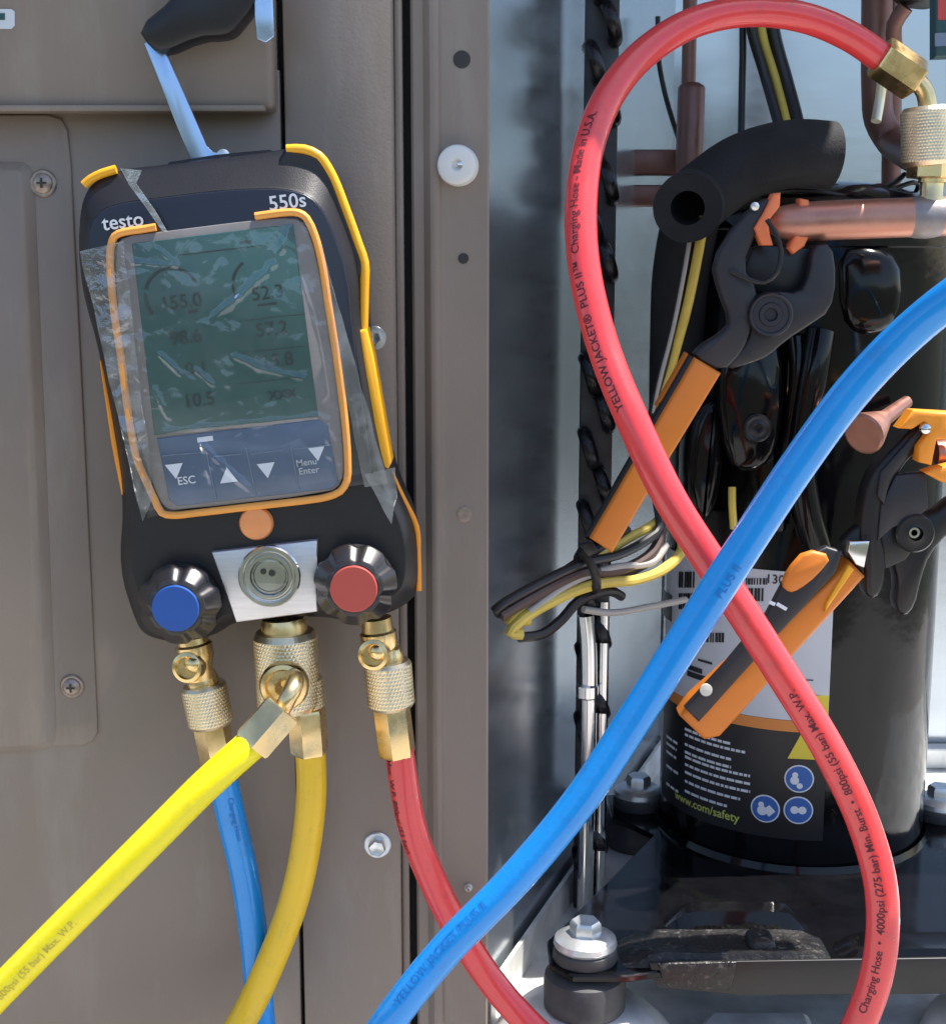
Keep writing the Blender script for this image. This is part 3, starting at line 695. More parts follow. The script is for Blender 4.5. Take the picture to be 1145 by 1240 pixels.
# red hose: port of the manifold -> below the frame -> loop -> service port
YR = -0.034
rpx = [(483, 908, YR), (484, 914, YR), (489, 950, YR), (500, 1005, -.032), (520, 1058, -.030), (552, 1122, -.03), (596, 1190, -.03), (650, 1250, -.034), (730, 1318, -.05), (830, 1365, -.075), (930, 1350, -.10),
       (1010, 1290, -.115), (1048, 1220, -.118), (1066, 1150, -.118), (1066, 1075, -.116), (1046, 1000, -.112), (1004, 910, -.11), (944, 812, -.108), (872, 700, -.105), (812, 606, -.10), (766, 510, -.09), (730, 420, -.075), (708, 330, -.062),
       (703, 255, -.05), (712, 180, -.035), (736, 118, -.02), (778, 66, -.005), (838, 28, .008), (905, 14, .018), (975, 22, .027), (1030, 45, .033), (1072, 74, .038)]
rpath = catmull([P(u, v, y) for u, v, y in rpx], .004)
red = thing('red_charging_hose', 'red rubber charging hose looping from the red valve port to the brass service port', 'hose', P(650, 1250, -.04))
hz = link('hose', tube(rpath, RH, 24, raw=True), 'red_hose', red)
link('lettering', hose_text(rpath, RH, 'YELLOW JACKET\u00ae  PLUS II\u2122  Charging Hose - Made in U.S.A.', 0.0054, (750, 508), 0.42, 0.008), 'ink_red', hz, 0)
link('lettering', hose_text(rpath, RH, 'Charging Hose  \u2022  4000psi (275 bar) Min. Burst  \u2022  800psi (55 bar) Max. W.P.', 0.0049, (1052, 1222), 0.10, 0.006), 'ink_red', hz, 0)
link('lettering', hose_text(rpath, RH, 'YELLOW JACKET PLUS II', 0.0045, (484, 1060), 0.95, 0.006, flip=True) if False else hose_text(rpath, RH, 'Max. W.P. 800psi (55 bar)', 0.0046, (484, 915), -0.95, 0.004), 'ink_red', hz, 0)
# far end: ferrule, bent stem, coupler on the service port
e0, e1 = P(1064, 68, .037), P(1108, 98, .040)
hexferrule(e0, e1, red, .0106, 'ferrule')
top = P(1123, 128, YL)
link('bent_stem', tube([P(1103, 94, .040), P(1112, 101, .040), P(1120, 113, .040), P(1123, 132, YL)], .0046, 16), 'brass', red)
cz0 = P(1124, 201, YL); cz1 = P(1123, 130, YL)
link('knurled_coupler', knurled(cz0, cz1 - cz0, (cz1 - cz0).length, .0132, 64, 20, .0003), 'brass_pale', red, 0)
link('coupler_nut', hexnut(P(1124.5, 216, YL), up, .0085, .0112), 'brass', red)
# port end
def port_end(par, uv_nut, uv_nut_end, uv_fer, y, rn, rfe, nr=14):
    a = P(*uv_nut, y); b = P(*uv_nut_end, y); c = P(*uv_fer, y)
    link('knurled_nut', knurled(a, b - a, (b - a).length, rn, 52, nr, .0003), 'brass_pale', par, 0)
    link('ferrule', hexnut(b - (b - a).normalized() * .001, c - b, (c - b).length + .002, rfe), 'brass', par)
    link('stem', lathe(a - (b - a).normalized() * .006, b - a, [(0, rn * .62), (.003, rn * .72), (.008, rn * .72)], 20), 'brass', par)
port_end(red, (469, 800), (474, 856), (481, 912), YR, .0112, .0090)

# blue hose
YBl = -0.030
bpx = [(264, 918, YBl), (266, 926, YBl), (280, 990, -.026), (296, 1060, -.022), (308, 1140, -.022), (316, 1240, -.030), (325, 1310, -.05), (350, 1370, -.08), (390, 1372, -.11), (425, 1310, -.128), (470, 1238, -.135), (540, 1150, -.135), (620, 1068, -.134), (700, 972, -.132), (768, 870, -.130), (838, 760, -.130), (905, 655, -.132),
       (968, 560, -.136), (1030, 476, -.142), (1090, 412, -.15), (1150, 362, -.16), (1230, 310, -.17), (1330, 280, -.175), (1420, 320, -.16), (1460, 420, -.12), (1470, 560, -.06)]
bpath = catmull([P(u, v, y) for u, v, y in bpx], .004)
blue = thing('blue_charging_hose', 'blue rubber charging hose from the blue valve port crossing over the red hose', 'hose', P(350, 1370, -.08))
hb = link('hose', tube(bpath, RH * 1.02, 24, raw=True), 'blue_hose', blue)
link('lettering', hose_text(bpath, RH * 1.02, 'YELLOW JACKET PLUS II', 0.0052, (488, 1215), 0.25, 0.004), 'ink_blue', hb, 0)
link('lettering', hose_text(bpath, RH * 1.02, 'PLUS II', 0.0052, (862, 722), -0.3, 0.004), 'ink_blue', hb, 0)
link('lettering', hose_text(bpath, RH * 1.02, 'Charging Hose', 0.0040, (272, 955), 0.2, 0.004), 'ink_blue', hb, 0)
port_end(blue, (246, 828), (256, 878), (265, 922), YBl, .0108, .0088)

# yellow hose hanging from the centre port
YY = -0.036
ypx = [(375, 908, YY), (376, 914, YY), (377, 960, -.036), (371, 1020, -.034), (356, 1090, -.032), (330, 1160, -.032), (296, 1232, -.034), (250, 1300, -.045), (180, 1350, -.06), (90, 1380, -.07)]
ypath = catmull([P(u, v, y) for u, v, y in ypx], .004)
yel = thing('yellow_centre_hose', 'dark yellow charging hose hanging straight down from the centre port', 'hose', P(296, 1232, -.034))
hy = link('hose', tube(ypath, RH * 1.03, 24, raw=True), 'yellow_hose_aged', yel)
link('lettering', hose_text(ypath, RH, '55 bar', 0.0040, (350, 1105), 0.0, 0.004), 'ink_yellow', hy, 0)
a, b, c = P(345, 764, YY), P(350, 858, YY), P(375, 912, YY)
link('knurled_nut', knurled(a, b - a, (b - a).length, .0150, 64, 24, .0003), 'brass_pale', yel, 0)
link('ferrule', hexnut(P(371, 858, YY), c - P(371, 858, YY), (c - P(371, 858, YY)).length, .0092), 'brass', yel)
link('knurled_sleeve', knurled(P(366, 820, YY + .002), P(370, 858, YY + .002) - P(366, 820, YY + .002), (P(370, 858, YY) - P(366, 820, YY)).length, .0095, 44, 10, .0003), 'brass_pale', yel, 0)

# front yellow hose parked on the centre fitting
fpx = [(306, 900, -.086), (299, 906, -.088), (250, 950, -.094), (190, 1010, -.098), (120, 1080, -.10), (50, 1150, -.10), (-20, 1222, -.10), (-90, 1300, -.10), (-160, 1390, -.10)]
fpath = catmull([P(u, v, y) for u, v, y in fpx], .004)
fy = thing('yellow_front_hose', 'bright yellow charging hose slanting in front of the panel with a bare brass end', 'hose', P(120, 1080, -.10))
hf = link('hose', tube(fpath, RH * 1.02, 24, raw=True), 'yellow_hose', fy)
link('lettering', hose_text(fpath, RH * 1.02, '800psi (55 bar) Max. W.P.', 0.0048, (2, 1196), 0.25, 0.002, flip=True), 'ink_yellow', hf, 0)
hexferrule(P(304, 903, -.086), P(343, 858, -.080), fy, .0098)
link('bent_stem', tube([P(341, 860, -.080), P(350, 843, -.080), P(357, 828, -.074), P(356, 820, -.064), P(350, 826, -.056)], .0040, 16), 'brass', fy)
link('parking_cap', lathe(P(346, 826, -.048), Vector((0, -1, 0)), [(0, .0090), (.002, .0112), (.006, .0115), (.008, .0105), (.0085, .0085), (.007, .0075), (.0075, .0045), (.010, .0038)], 36), 'brass', fy)

# ------------------------------------------------------------------ the digital manifold gauge
YF = -0.052
gau = thing('digital_manifold_gauge', 'black digital refrigerant manifold gauge with orange trim hanging on the panel', 'gauge', P(320, 770, -.03))
ang = R(7.0); GX = Vector((math.cos(ang), 0, math.sin(ang))); GZ = Vector((-math.sin(ang), 0, math.cos(ang))); GN = Vector((0, -1, 0))
pairs = [((95, 300), (102, 303)), ((98, 250), (106, 268)), ((110, 222), (124, 248)), ((145, 206), (155, 240)), ((205, 200), (205, 234)), ((262, 192), (262, 227)), ((330, 184), (322, 224)), ((350, 180), (352, 226)), ((384, 190), (376, 233)),
         ((402, 215), (393, 250)), ((422, 265), (407, 280)), ((441, 318), (424, 330)), ((441, 398), (430, 402)), ((471, 567), (459, 572)), ((505, 640), (493, 645)), ((507, 716), (494, 708)), ((484, 738), (474, 728)), ((430, 754), (428, 744)), ((385, 745), (388, 735)),
         ((286, 751), (283, 741)), ((259, 770), (255, 760)), ((215, 779), (215, 768)), ((180, 771), (186, 762)), ((166, 758), (175, 749)), ((144, 688), (154, 686)), ((151, 600), (161, 600)), ((121, 425), (130, 428)), ((101, 358), (108, 360))]
def rnd2(px, y, it=2): return chaikin([P(u, v, y) for u, v in px], it, True, 0.22)
outer = rnd2([a for a, b in pairs], -.042); inner = rnd2([b for a, b in pairs], YF)
inn2 = [Vector((p.x, YF + .0010, p.z)) for p in inner]; inn3 = inset2(inner, .0012, (0, 2))
back = [Vector((p.x, -.010, p.z)) for p in outer]; back2 = inset2(back, .004, (0, 2)); back2 = [Vector((p.x, -.006, p.z)) for p in back2]
outm = [Vector((p.x, -.0385, p.z)) for p in inset2(outer, -.0006, (0, 2))]
body = link('body', loft([inn3, inn2, outer, outm, back, back2]), 'body', gau, 30)
# dark front mask round the display
mask = [(106, 312), (108, 272), (125, 252), (156, 244), (262, 231), (322, 228), (352, 230), (375, 237), (391, 254), (404, 283), (421, 332), (427, 404), (449, 560), (450, 578), (440, 590), (180, 622), (166, 612), (160, 590), (134, 440), (112, 362)]
link('front_mask', slab(mask, YF - .0012, .0020, .0006, 1), 'front', gau)
bez = [(139, 300), (150, 286), (190, 281), (310, 266), (355, 263), (370, 272), (384, 310), (408, 450), (417, 560), (414, 585), (400, 597), (212, 619), (198, 614), (186, 590), (160, 510), (144, 400)]
link('bezel', slab(bez, YF - .0020, .0014, .0005, 1), 'bezel', gau)
# shoulder pads catching the light on top
link('shoulder_pad', loft([[P(*q, -.0455) for q in [(322, 222), (347, 184), (382, 193), (399, 217), (436, 318), (434, 330), (424, 328), (392, 247), (372, 230)]],
                           [P(*q, -.0440) for q in [(318, 226), (345, 180), (386, 189), (404, 214), (441, 319), (440, 340), (420, 336), (388, 250), (370, 236)]]]), 'clamp_grey', gau)
# bumpers
def strip_tube(px, y, r, par, nm, m, flat=None, rfun=None, seg=12):
    return link(nm, tube([P(u, v, y) for u, v in px], r, seg, .003, flat=flat, rfun=rfun), m, par)
strip_tube([(102, 224), (110, 217), (124, 210), (141, 205)], -.0430, .0020, gau, 'bumper', 'orange_bright')
strip_tube([(347, 181), (368, 181), (386, 189), (401, 211), (420, 258), (434, 297), (441, 318), (441, 350), (440, 398)], -.0435, .0022, gau, 'bumper', 'orange_bright')
link('side_bumper', slab([(433, 400), (444, 398), (452, 432), (474, 560), (470, 568), (458, 565), (447, 500), (434, 425)], -.0475, .020, .0012), 'orange_bright', gau)
strip_tube([(470, 566), (486, 600), (504, 638), (506, 672), (507, 715)], -.041, .0014, gau, 'bumper', 'orange')
link('side_bumper', slab([(120, 436), (124, 437), (136, 500), (153, 598), (147, 600), (135, 540)], -.043, .018, .0008), 'orange', gau)
# orange trim line round the display
trim = [(309, 262), (330, 259), (349, 257), (362, 258), (371, 264), (381, 285), (390, 320), (397, 365), (405, 415), (412, 465), (418, 515), (421, 560), (420, 582), (412, 595), (395, 602), (370, 606), (300, 614), (240, 621), (208, 624), (196, 621), (187, 604), (176, 580), (166, 556), (154, 490), (147, 435), (139, 382), (134, 330), (134, 300), (139, 286), (150, 281), (170, 278), (189, 275)]
strip_tube(trim, YF - .0022, .0017, gau, 'trim_line', 'trim', seg=10)
# display
lcd = link('display', slab([(160, 295), (355, 271), (385, 504), (187, 527)], YF - .0026, .0012, .0003), 'lcd', gau)
def scr_text(body_, size, u, v, m, par, nm='readout', bold=0.0, dy=.0030):
    return link(nm, text_on_plane(body_, size, P(u, v, YF - dy), GX, GZ, bold), m, par, 0)
for tx, u, v in [('155.0', 219, 366), ('52.3', 324, 355), ('98.6', 225, 409), ('57.2', 329, 399), ('0.1', 238, 447), ('15.8', 336, 437), ('10.5', 241, 485), ('xxx', 342, 476)]:
    scr_text(tx, .0084, u, v, 'lcd_ink', lcd, 'readout', .010)
for (u, v, a0, a1, rpx_) in [(209, 358, 20, 160, 34), (209, 358, 168, 215, 34), (315, 345, 120, 200, 34)]:
    c = P(u, v, YF - .0030); r_ = rpx_ / 2703; vs = []; fs = []; n = 18
    for q in range(n + 1):
        t = R(a0 + (a1 - a0) * q / n)
        for rr in (r_, r_ - .0012): vs.append(c + GX * (rr * math.cos(t)) + GZ * (rr * math.sin(t)))
    for q in range(n): fs.append((2 * q, 2 * q + 1, 2 * q + 3, 2 * q + 2))
    link('dial_arc', mesh_to_bm(vs, fs), 'lcd_ink', lcd, 0)
def seg_line(u0, v0, u1, v1, w, m, par, nm, y=YF - .0030):
    a, b = P(u0, v0, y), P(u1, v1, y); d = (b - a).normalized(); n = Vector((-d.z, 0, d.x)) * w / 2
    return link(nm, mesh_to_bm([a + n, b + n, b - n, a - n], [(0, 1, 2, 3)]), m, par, 0)
seg_line(216, 309, 318, 297, .0005, 'lcd_ink', lcd, 'status_line')
seg_line(290, 294, 305, 292, .0012, 'lcd_ink', lcd, 'status_mark'); seg_line(228, 378, 240, 376, .0011, 'lcd_ink', lcd, 'unit_mark'); seg_line(312, 370, 335, 367, .0010, 'lcd_ink', lcd, 'unit_mark')
for v in (389, 428, 465): seg_line(290, v, 370, v - 9, .0003, 'lcd_ink', lcd, 'row_line')
# keypad
kp = link('keypad', slab([(190, 531), (386, 508), (396, 514), (410, 585), (402, 592), (215, 613), (205, 606)], YF - .0026, .0012, .0004), 'keypad', gau)
for (q0, q1) in [((197, 552), (245, 548)), ((258, 553), (292, 550)), ((304, 550), (343, 545)), ((356, 544), (404, 538)), ((250, 548), (262, 606)), ((298, 542), (310, 600)), ((352, 540), (362, 595))]:
    seg_line(*q0, *q1, .0005, 'key_line', kp, 'key_border')
def tri(u, v, s, upw, m='white_print'):
    c = P(u, v, YF - .0030); k = 1 if upw else -1; s = s / 2703
    link('arrow', mesh_to_bm([c + GX * s - GZ * (k * s * .85), c - GX * s - GZ * (k * s * .85), c + GZ * (k * s * .85)], [(0, 1, 2)]), m, kp, 0)
tri(212, 571, 11, False); tri(276, 575, 11, True); tri(323, 570, 11, False); tri(384, 550, 10, False)
scr_text('ESC', .0050, 226, 582, 'white_print', kp, 'lettering', .01); scr_text('Menu', .0042, 371, 560, 'grey_print', kp, 'lettering', .005); scr_text('Enter', .0042, 374, 570, 'grey_print', kp, 'lettering', .005)
seg_line(239, 533, 258, 530.5, .0022, 'white_print', kp, 'status_bar')
scr_text('testo', .0088, 149, 268.5, 'white_print', gau, 'brand_lettering', .012, .0022)
scr_text('550s', .0088, 348, 245, 'white_print', gau, 'model_lettering', .012, .0022)
# round orange key
link('round_key', lathe(P(311, 633, YF + .0005), GN, [(0, .0078), (.0015, .0078), (.0032, .0070), (.0040, .0050), (.0043, .0005)], 40), 'button_orange', gau)
# sight glass block
blk = link('sight_glass_block', slab([(256, 669), (384, 654), (384, 741), (286, 754)], YF - .0035, .030, .0006), 'alu', gau)
cg = P(327, 697, YF - .0035)
link('sight_ring', lathe(cg, GN, [(-.001, .0142), (.0022, .0142), (.0030, .0136), (.0030, .0120), (.0014, .0112), (.0014, .0104), (.0026, .0100), (.0026, .0088), (.0004, .0086)], 48), 'steel', blk)
link('sight_ring', lathe(cg, GN, [(-.001, .0086), (.0012, .0086), (.0012, .0074), (.0002, .0070)], 40), 'steel', blk)
link('sight_chamber', lathe(cg, GN, [(-.002, .0070), (.0002, .0070), (-.0006, .0056), (-.0002, .0046), (-.0010, .0030), (-.0006, .0006)], 32), 'alu', blk)
b = lathe(cg + GX * .0012 + GZ * .0012, GN, [(0, .0016), (.0009, .0016), (.0011, .0004)], 12)
merge(b, lathe(cg + GX * -.0026 + GZ * .0024, GN, [(0, .0014), (.0009, .0014), (.0011, .0003)], 12)); 
link('float_marks', b, 'label_black', blk)
link('sight_glass', lathe(cg, GN, [(.0012, .0086), (.0019, .0084), (.0024, .0060), (.0027, .0005)], 40), 'glass', blk)
# valve knobs
def knob(u, v, capm, lab):
    c = P(u, v, YF + .001); d = GN
    def scal(t, a, r):
        if t < .0030: return r
        return r * (1 - 0.095 * max(0.0, math.cos(a * 7 + .6)) ** 1.5)
    kb = link('valve_knob', lathe(c, d, [(0, .0150), (.002, .0152), (.0025, .0176), (.0080, .0176), (.0135, .0136), (.0158, .0128), (.0166, .0112), (.0166, .001)], 112, rfun=scal), 'knob', gau, 25, lab)
    link('grip_band', lathe(c, d, [(.0030, .0170), (.0034, .0182), (.0080, .0190), (.0092, .0185), (.0142, .0135), (.0156, .0128), (.0158, .0118)], 112, rfun=lambda t, a, r: r * (1 - 0.085 * max(0.0, math.cos(a * 7 + .6)) ** 1.5)), 'knob_gloss', kb, 30)
    link('cap_disc', lathe(c, d, [(.0160, .0106), (.0172, .0106), (.0176, .0101), (.0177, .0005)], 44), capm, kb, 30)
    return kb
knob(222, 726, 'blue_cap', 'black scalloped valve knob with blue cap'); knob(432, 703, 'red_cap', 'black scalloped valve knob with red cap')
# port elbows under the knobs
def elbow(u, v, y, dirv, nm='port'):
    c = P(u, v, y)
    e = link(nm, lathe(c + Vector(dirv) * -.014, Vector(dirv), [(0, .0072), (.006, .0076), (.007, .0088), (.013, .0088), (.016, .0075), (.024, .0066)], 24), 'brass', gau)
    link('elbow_ring', lathe(P(u - 3, v + 6, y), Vector((-.15, -1, .1)), [(0, .0074), (.007, .0078), (.010, .0072), (.0105, .0056), (.009, .0050)], 28), 'brass', e)
    link('elbow_bead', lathe(P(u - 3, v + 6, y - .008), Vector((-.15, -1, .1)), [(0, .0048), (.0018, .0042), (.0034, .0022), (.0038, .0003)], 18), 'brass', e)
elbow(238, 798, -.032, (0.16, 0, -1)); elbow(460, 783, -.034, (0.12, 0, -1))
link('port_neck', lathe(P(343, 748, YY), P(345, 770, YY) - P(343, 748, YY), [(0, .010), (.003, .011), (.009, .011), (.010, .0095)], 28), 'brass', gau)
# hanging hook
YK = -.030
hk = link('hook_strap', slab([(174, 52), (190, 44), (204, 70), (250, 176), (258, 184), (274, 186), (275, 196), (233, 200)], YK, .0022, .0006), 'hook_steel', gau)
link('hook_rivet', lathe(P(271, 189, YK), GN, [(0, .0032), (.0018, .0030), (.0028, .0018), (.0030, .0002)], 18), 'zinc', hk)
link('hook_tip', slab([(306, -60), (328, -60), (331, 20), (332, 44), (322, 52), (311, 47), (308, 20)], YK - .004, .0022, .0006), 'hook_steel', hk)
slv = chaikin([P(u, v, YK - .006) for u, v in [(164, 32), (208, -4), (240, -50), (330, -50), (308, 8), (292, 28), (281, 41), (268, 45), (240, 46), (197, 65), (180, 57)]], 1)
lo = [inset2(slv, .004, (0, 2)), [Vector((p.x, p.y + .0015, p.z)) for p in inset2(slv, .0012, (0, 2))], [Vector((p.x, p.y + .004, p.z)) for p in slv], [Vector((p.x, p.y + .013, p.z)) for p in slv]]
link('hook_sleeve', loft(lo), 'body', hk)
link('hook_bail', slab([(196, 206), (330, 189), (333, 184), (326, 181), (262, 187), (205, 196)], -.034, .010, .0010), 'clamp_grey', hk)
# protective film, wrinkled
def film_grid(cs, y, nu, nv, amp, par, nm, m, creases=()):
    tl, tr, br, bl = [P(*c, y) for c in cs]; vs = []; fs = []
    for j in range(nv + 1):
        for i in range(nu + 1):
            s, t = i / nu, j / nv
            p = tl.lerp(tr, s).lerp(bl.lerp(br, s), t)
            q = p * 38; h = noise.ridged_multi_fractal(q, 0.9, 2.0, 3, 1.0, 2.0) if False else noise.turbulence(q, 3, False)
            h = abs(noise.noise(p * 55)) * .6 + abs(noise.noise(p * 120 + Vector((3, 1, 7)))) * .35
            dy = amp * (h - .2)
            uv = px_of(p)
            for (a, b, w, hh) in creases:
                ax, ay = b[0] - a[0], b[1] - a[1]; L2 = ax * ax + ay * ay
                k = max(0, min(1, ((uv[0] - a[0]) * ax + (uv[1] - a[1]) * ay) / L2)); dd = math.hypot(uv[0] - a[0] - ax * k, uv[1] - a[1] - ay * k)
                w2 = w * 1.15 * (.7 + .6 * abs(noise.noise(p * 140)))
                if dd < w2: dy += hh * .85 * (1 - (dd / w2)) * (.55 + .9 * abs(noise.noise(p * 70)))
            e = min(s, 1 - s, t, 1 - t) * 14
            p = p + Vector((0, -dy * (0.35 + .65 * min(1, e)), 0))
            if min(s, 1 - s, t, 1 - t) < 1e-6: p += Vector((noise.noise(p * 60) * .0012, 0, noise.noise(p * 60 + Vector((9, 9, 9))) * .0012))
            vs.append(p)
    for j in range(nv):
        for i in range(nu):
            a = j * (nu + 1) + i; fs.append((a, a + 1, a + nu + 2, a + nu + 1))
    return link(nm, mesh_to_bm(vs, fs), m, par, 180)
cr = [((352, 272), (332, 320), 7, .0016), ((332, 320), (290, 360), 7, .0016), ((290, 360), (258, 384), 6, .0014), ((160, 318), (215, 322), 4, .0012), ((192, 302), (214, 322), 4, .0012), ((195, 430), (218, 452), 5, .0014), ((285, 432), (315, 446), 5, .0013), ((315, 446), (366, 458), 5, .0010),
      ((187, 470), (204, 506), 4, .0014), ((170, 410), (176, 470), 5, .0016), ((200, 522), (384, 504), 4, .0010), ((246, 540), (262, 606), 6, .0014), ((246, 540), (305, 596), 6, .0014), ((140, 330), (150, 340), 8, .002), ((395, 510), (410, 585), 8, .0016), ((385, 300), (420, 500), 6, .0010), ((238, 448), (258, 466), 4, .001)]
fm = film_grid([(146, 296), (372, 268), (448, 572), (178, 626)], YF - .0046, 110, 150, .0016, gau, 'protective_film', 'film', cr)
film_grid([(97, 305), (150, 292), (186, 600), (172, 630)], YF - .0040, 26, 90, .0030, fm, 'film_margin', 'film_edge')
film_grid([(378, 268), (390, 300), (470, 585), (440, 590)], YF - .0036, 16, 80, .0008, fm, 'film_margin', 'film_smooth')
film_grid([(440, 575), (478, 566), (482, 600), (474, 634)], YF - .0040, 14, 16, .0010, fm, 'film_flap', 'film_smooth')
fl_ = [P(u, v, YF - .004) for u, v in [(146, 204), (172, 206), (165, 222), (188, 255), (203, 281), (196, 279), (176, 250), (158, 226)]]
link('film_flap', loft([fl_, [Vector((p.x, p.y + .0004, p.z)) for p in fl_]]), 'film_fold', fm, 0)

# ------------------------------------------------------------------ pipe clamp probes
YC = 0.030
c1 = thing('upper_clamp_probe', 'charcoal pipe clamp probe with long flat orange handle gripping the copper line', 'clamp', P(740, 668, YC))
link('left_jaw', slab([(926, 238), (936, 246), (916, 281), (899, 322), (918, 352), (912, 372), (910, 396), (900, 425), (874, 452), (838, 432), (850, 418), (874, 404), (886, 390), (871, 352), (863, 318), (893, 268)], YC - .004, .012, .0016, 1), 'clamp_grey', c1)
link('right_jaw', slab([(983, 298), (1007, 294), (1013, 337), (1006, 376), (980, 394), (952, 412), (930, 432), (905, 442), (880, 448), (884, 430), (905, 414), (908, 388), (912, 362), (940, 352), (968, 356), (980, 332)], YC + .001, .014, .0016, 1), 'clamp_grey', c1)
link('jaw_bridge', slab([(910, 300), (924, 296), (985, 300), (980, 350), (940, 362), (908, 352), (898, 330)], YC + .009, .008, .001), 'clamp_black', c1)
pv = link('pivot', lathe(P(932, 381, YC - .004), GN, [(-.004, .0112), (.001, .0112), (.0022, .0104), (.0020, .0092), (.0014, .0088), (.0014, .0060), (.0022, .0056), (.0022, .0034), (.0006, .0028), (.0006, .0002)], 40), 'clamp_grey', c1)
link('left_pad', slab([(936, 234), (945, 233), (944, 250), (930, 268), (932, 284), (936, 297), (922, 297), (913, 276), (924, 258)], YC - .0065, .010, .0012), 'orange_pad', c1)
link('right_pad', slab([(968, 240), (979, 242), (982, 262), (980, 285), (974, 298), (960, 308), (954, 300), (962, 284), (966, 262)], YC + .004, .010, .0012), 'orange_pad', c1)
link('sensor_tip', lathe(P(913, 250, YC - .005), GN, [(0, .0022), (.002, .0020), (.003, .0006)], 14), 'zinc', c1)
link('sensor_lead', tube([P(928, 266, YC - .010), P(940, 285, YC - .012), P(945, 305, YC - .012), P(940, 330, YC - .012), P(925, 342, YC - .010), P(905, 338, YC - .008), P(884, 328, YC - .005)], .0012, 10), 'clamp_black', c1)
link('handle', slab([(841, 433), (873, 452), (741, 670), (714, 652)], YC - .006, .016, .0016), 'orange_grip', c1)
link('handle_spine', slab([(835, 430), (846, 436), (722, 652), (710, 650)], YC - .002, .010, .0008), 'clamp_black', c1)
link('rear_handle', slab([(831, 427), (836, 431), (802, 486), (794, 492)], YC + .004, .010, .0006), 'orange_grip', c1)

YC2 = 0.004
c2 = thing('lower_clamp_probe', 'black and orange pipe clamp probe lying across the white compressor label', 'clamp', P(855, 890, YC2))
link('handle', slab([(1029, 680), (1048, 699), (960, 796), (872, 893), (853, 897), (823, 868), (830, 858), (838, 848)], YC2, .017, .0026), 'orange_grip', c2)
link('handle_face', slab([(1000, 662), (1020, 668), (1012, 694), (928, 784), (846, 875), (829, 858), (880, 802), (928, 744), (948, 706), (972, 676)], YC2 - .0028, .006, .0012), 'clamp_grey', c2)
link('thumb_pad', slab([(976, 665), (1009, 674), (990, 698), (968, 715), (956, 719), (946, 710), (952, 692)], YC2 - .0060, .005, .0018, 1), 'orange_grip', c2)
link('grip_rib', slab([(1027, 684), (1034, 690), (1003, 735), (998, 742), (1000, 730)], YC2 - .0016, .004, .0008), 'orange_bright', c2)
link('indicator_dot', lathe(P(854.5, 835.5, YC2 - .0028), Vector((-.1, -1, .1)), [(-.0005, .0032), (.0006, .0031), (.0009, .0004)], 20), 'sensor_lens', c2)
for (q0, q1) in [((931, 729), (938, 732)), ((940, 731), (952, 738))]:
    seg_line(*q0, *q1, .0018, 'white_print', c2, 'print_mark', YC2 - .0030)
link('spring_plate', slab([(1028, 656), (1053, 655), (1046, 688), (1036, 684), (1026, 668)], YC2 - .001, .006, .0006), 'steel', c2)
link('left_arm', slab([(1040, 652), (1046, 600), (1060, 566), (1086, 540), (1112, 512), (1124, 516), (1116, 540), (1092, 566), (1080, 590), (1070, 612), (1066, 640), (1074, 680), (1070, 712), (1060, 726), (1048, 722), (1048, 700), (1044, 680)], YC2 + .004, .016, .002, 1), 'clamp_black', c2)
link('arm_root', slab([(1014, 664), (1034, 640), (1066, 622), (1112, 640), (1104, 676), (1072, 690), (1048, 700), (1030, 684)], YC2 + .006, .010, .0015, 1), 'clamp_black', c2)
link('arm_ridge', slab([(1062, 600), (1066, 572), (1090, 545), (1116, 516), (1121, 520), (1098, 552), (1078, 580), (1070, 612)], YC2 + .001, .005, .0008), 'clamp_grey', c2)
link('arm_plate', slab([(1066, 612), (1084, 575), (1120, 572), (1124, 615), (1110, 628), (1080, 640), (1062, 655)], YC2 + .003, .006, .0008), 'clamp_grey', c2)
link('right_arm', slab([(1084, 645), (1100, 622), (1126, 626), (1160, 600), (1200, 590), (1200, 625), (1150, 645), (1126, 672), (1116, 700), (1108, 735), (1096, 748), (1084, 738), (1088, 706), (1080, 680)], YC2 + .008, .014, .002, 1), 'clamp_black', c2)
link('pivot', lathe(P(1106, 645, YC2 + .005), GN, [(-.004, .0098), (.002, .0098), (.0032, .0088), (.0030, .0052), (.0036, .0036), (.001, .0030), (.001, .0002)], 32), 'clamp_black', c2)
link('pivot_pin', ring_flat(P(1106, 645, YC2 + .001), GN, .0016, .0027, .0006, 20), 'steel', c2)
link('jaw_pad', slab([(1088, 519), (1105, 497), (1160, 500), (1160, 532), (1134, 533), (1128, 564), (1112, 560), (1112, 540), (1124, 524), (1118, 512), (1104, 520)], YC2 - .004, .012, .0014), 'orange', c2)
link('jaw_pad', slab([(1118, 572), (1130, 568), (1160, 560), (1160, 590), (1140, 584)], YC2 - .002, .010, .0012), 'orange', c2)
link('jaw_pin', lathe(P(1119, 519, YC2 - .004), GN, [(0, .0028), (.002, .0024), (.003, .0006)], 14), 'steel', c2)
o = thing('right_copper_line', 'short dull copper line gripped by the lower clamp jaws', 'pipe', P(1150, 550, YC2 + .012))
link('pipe_run', tube([P(1132, 548, YC2 + .012), P(1180, 546, YC2 + .012), P(1260, 544, YC2 + .012)], .0062, 20), 'copper', o)

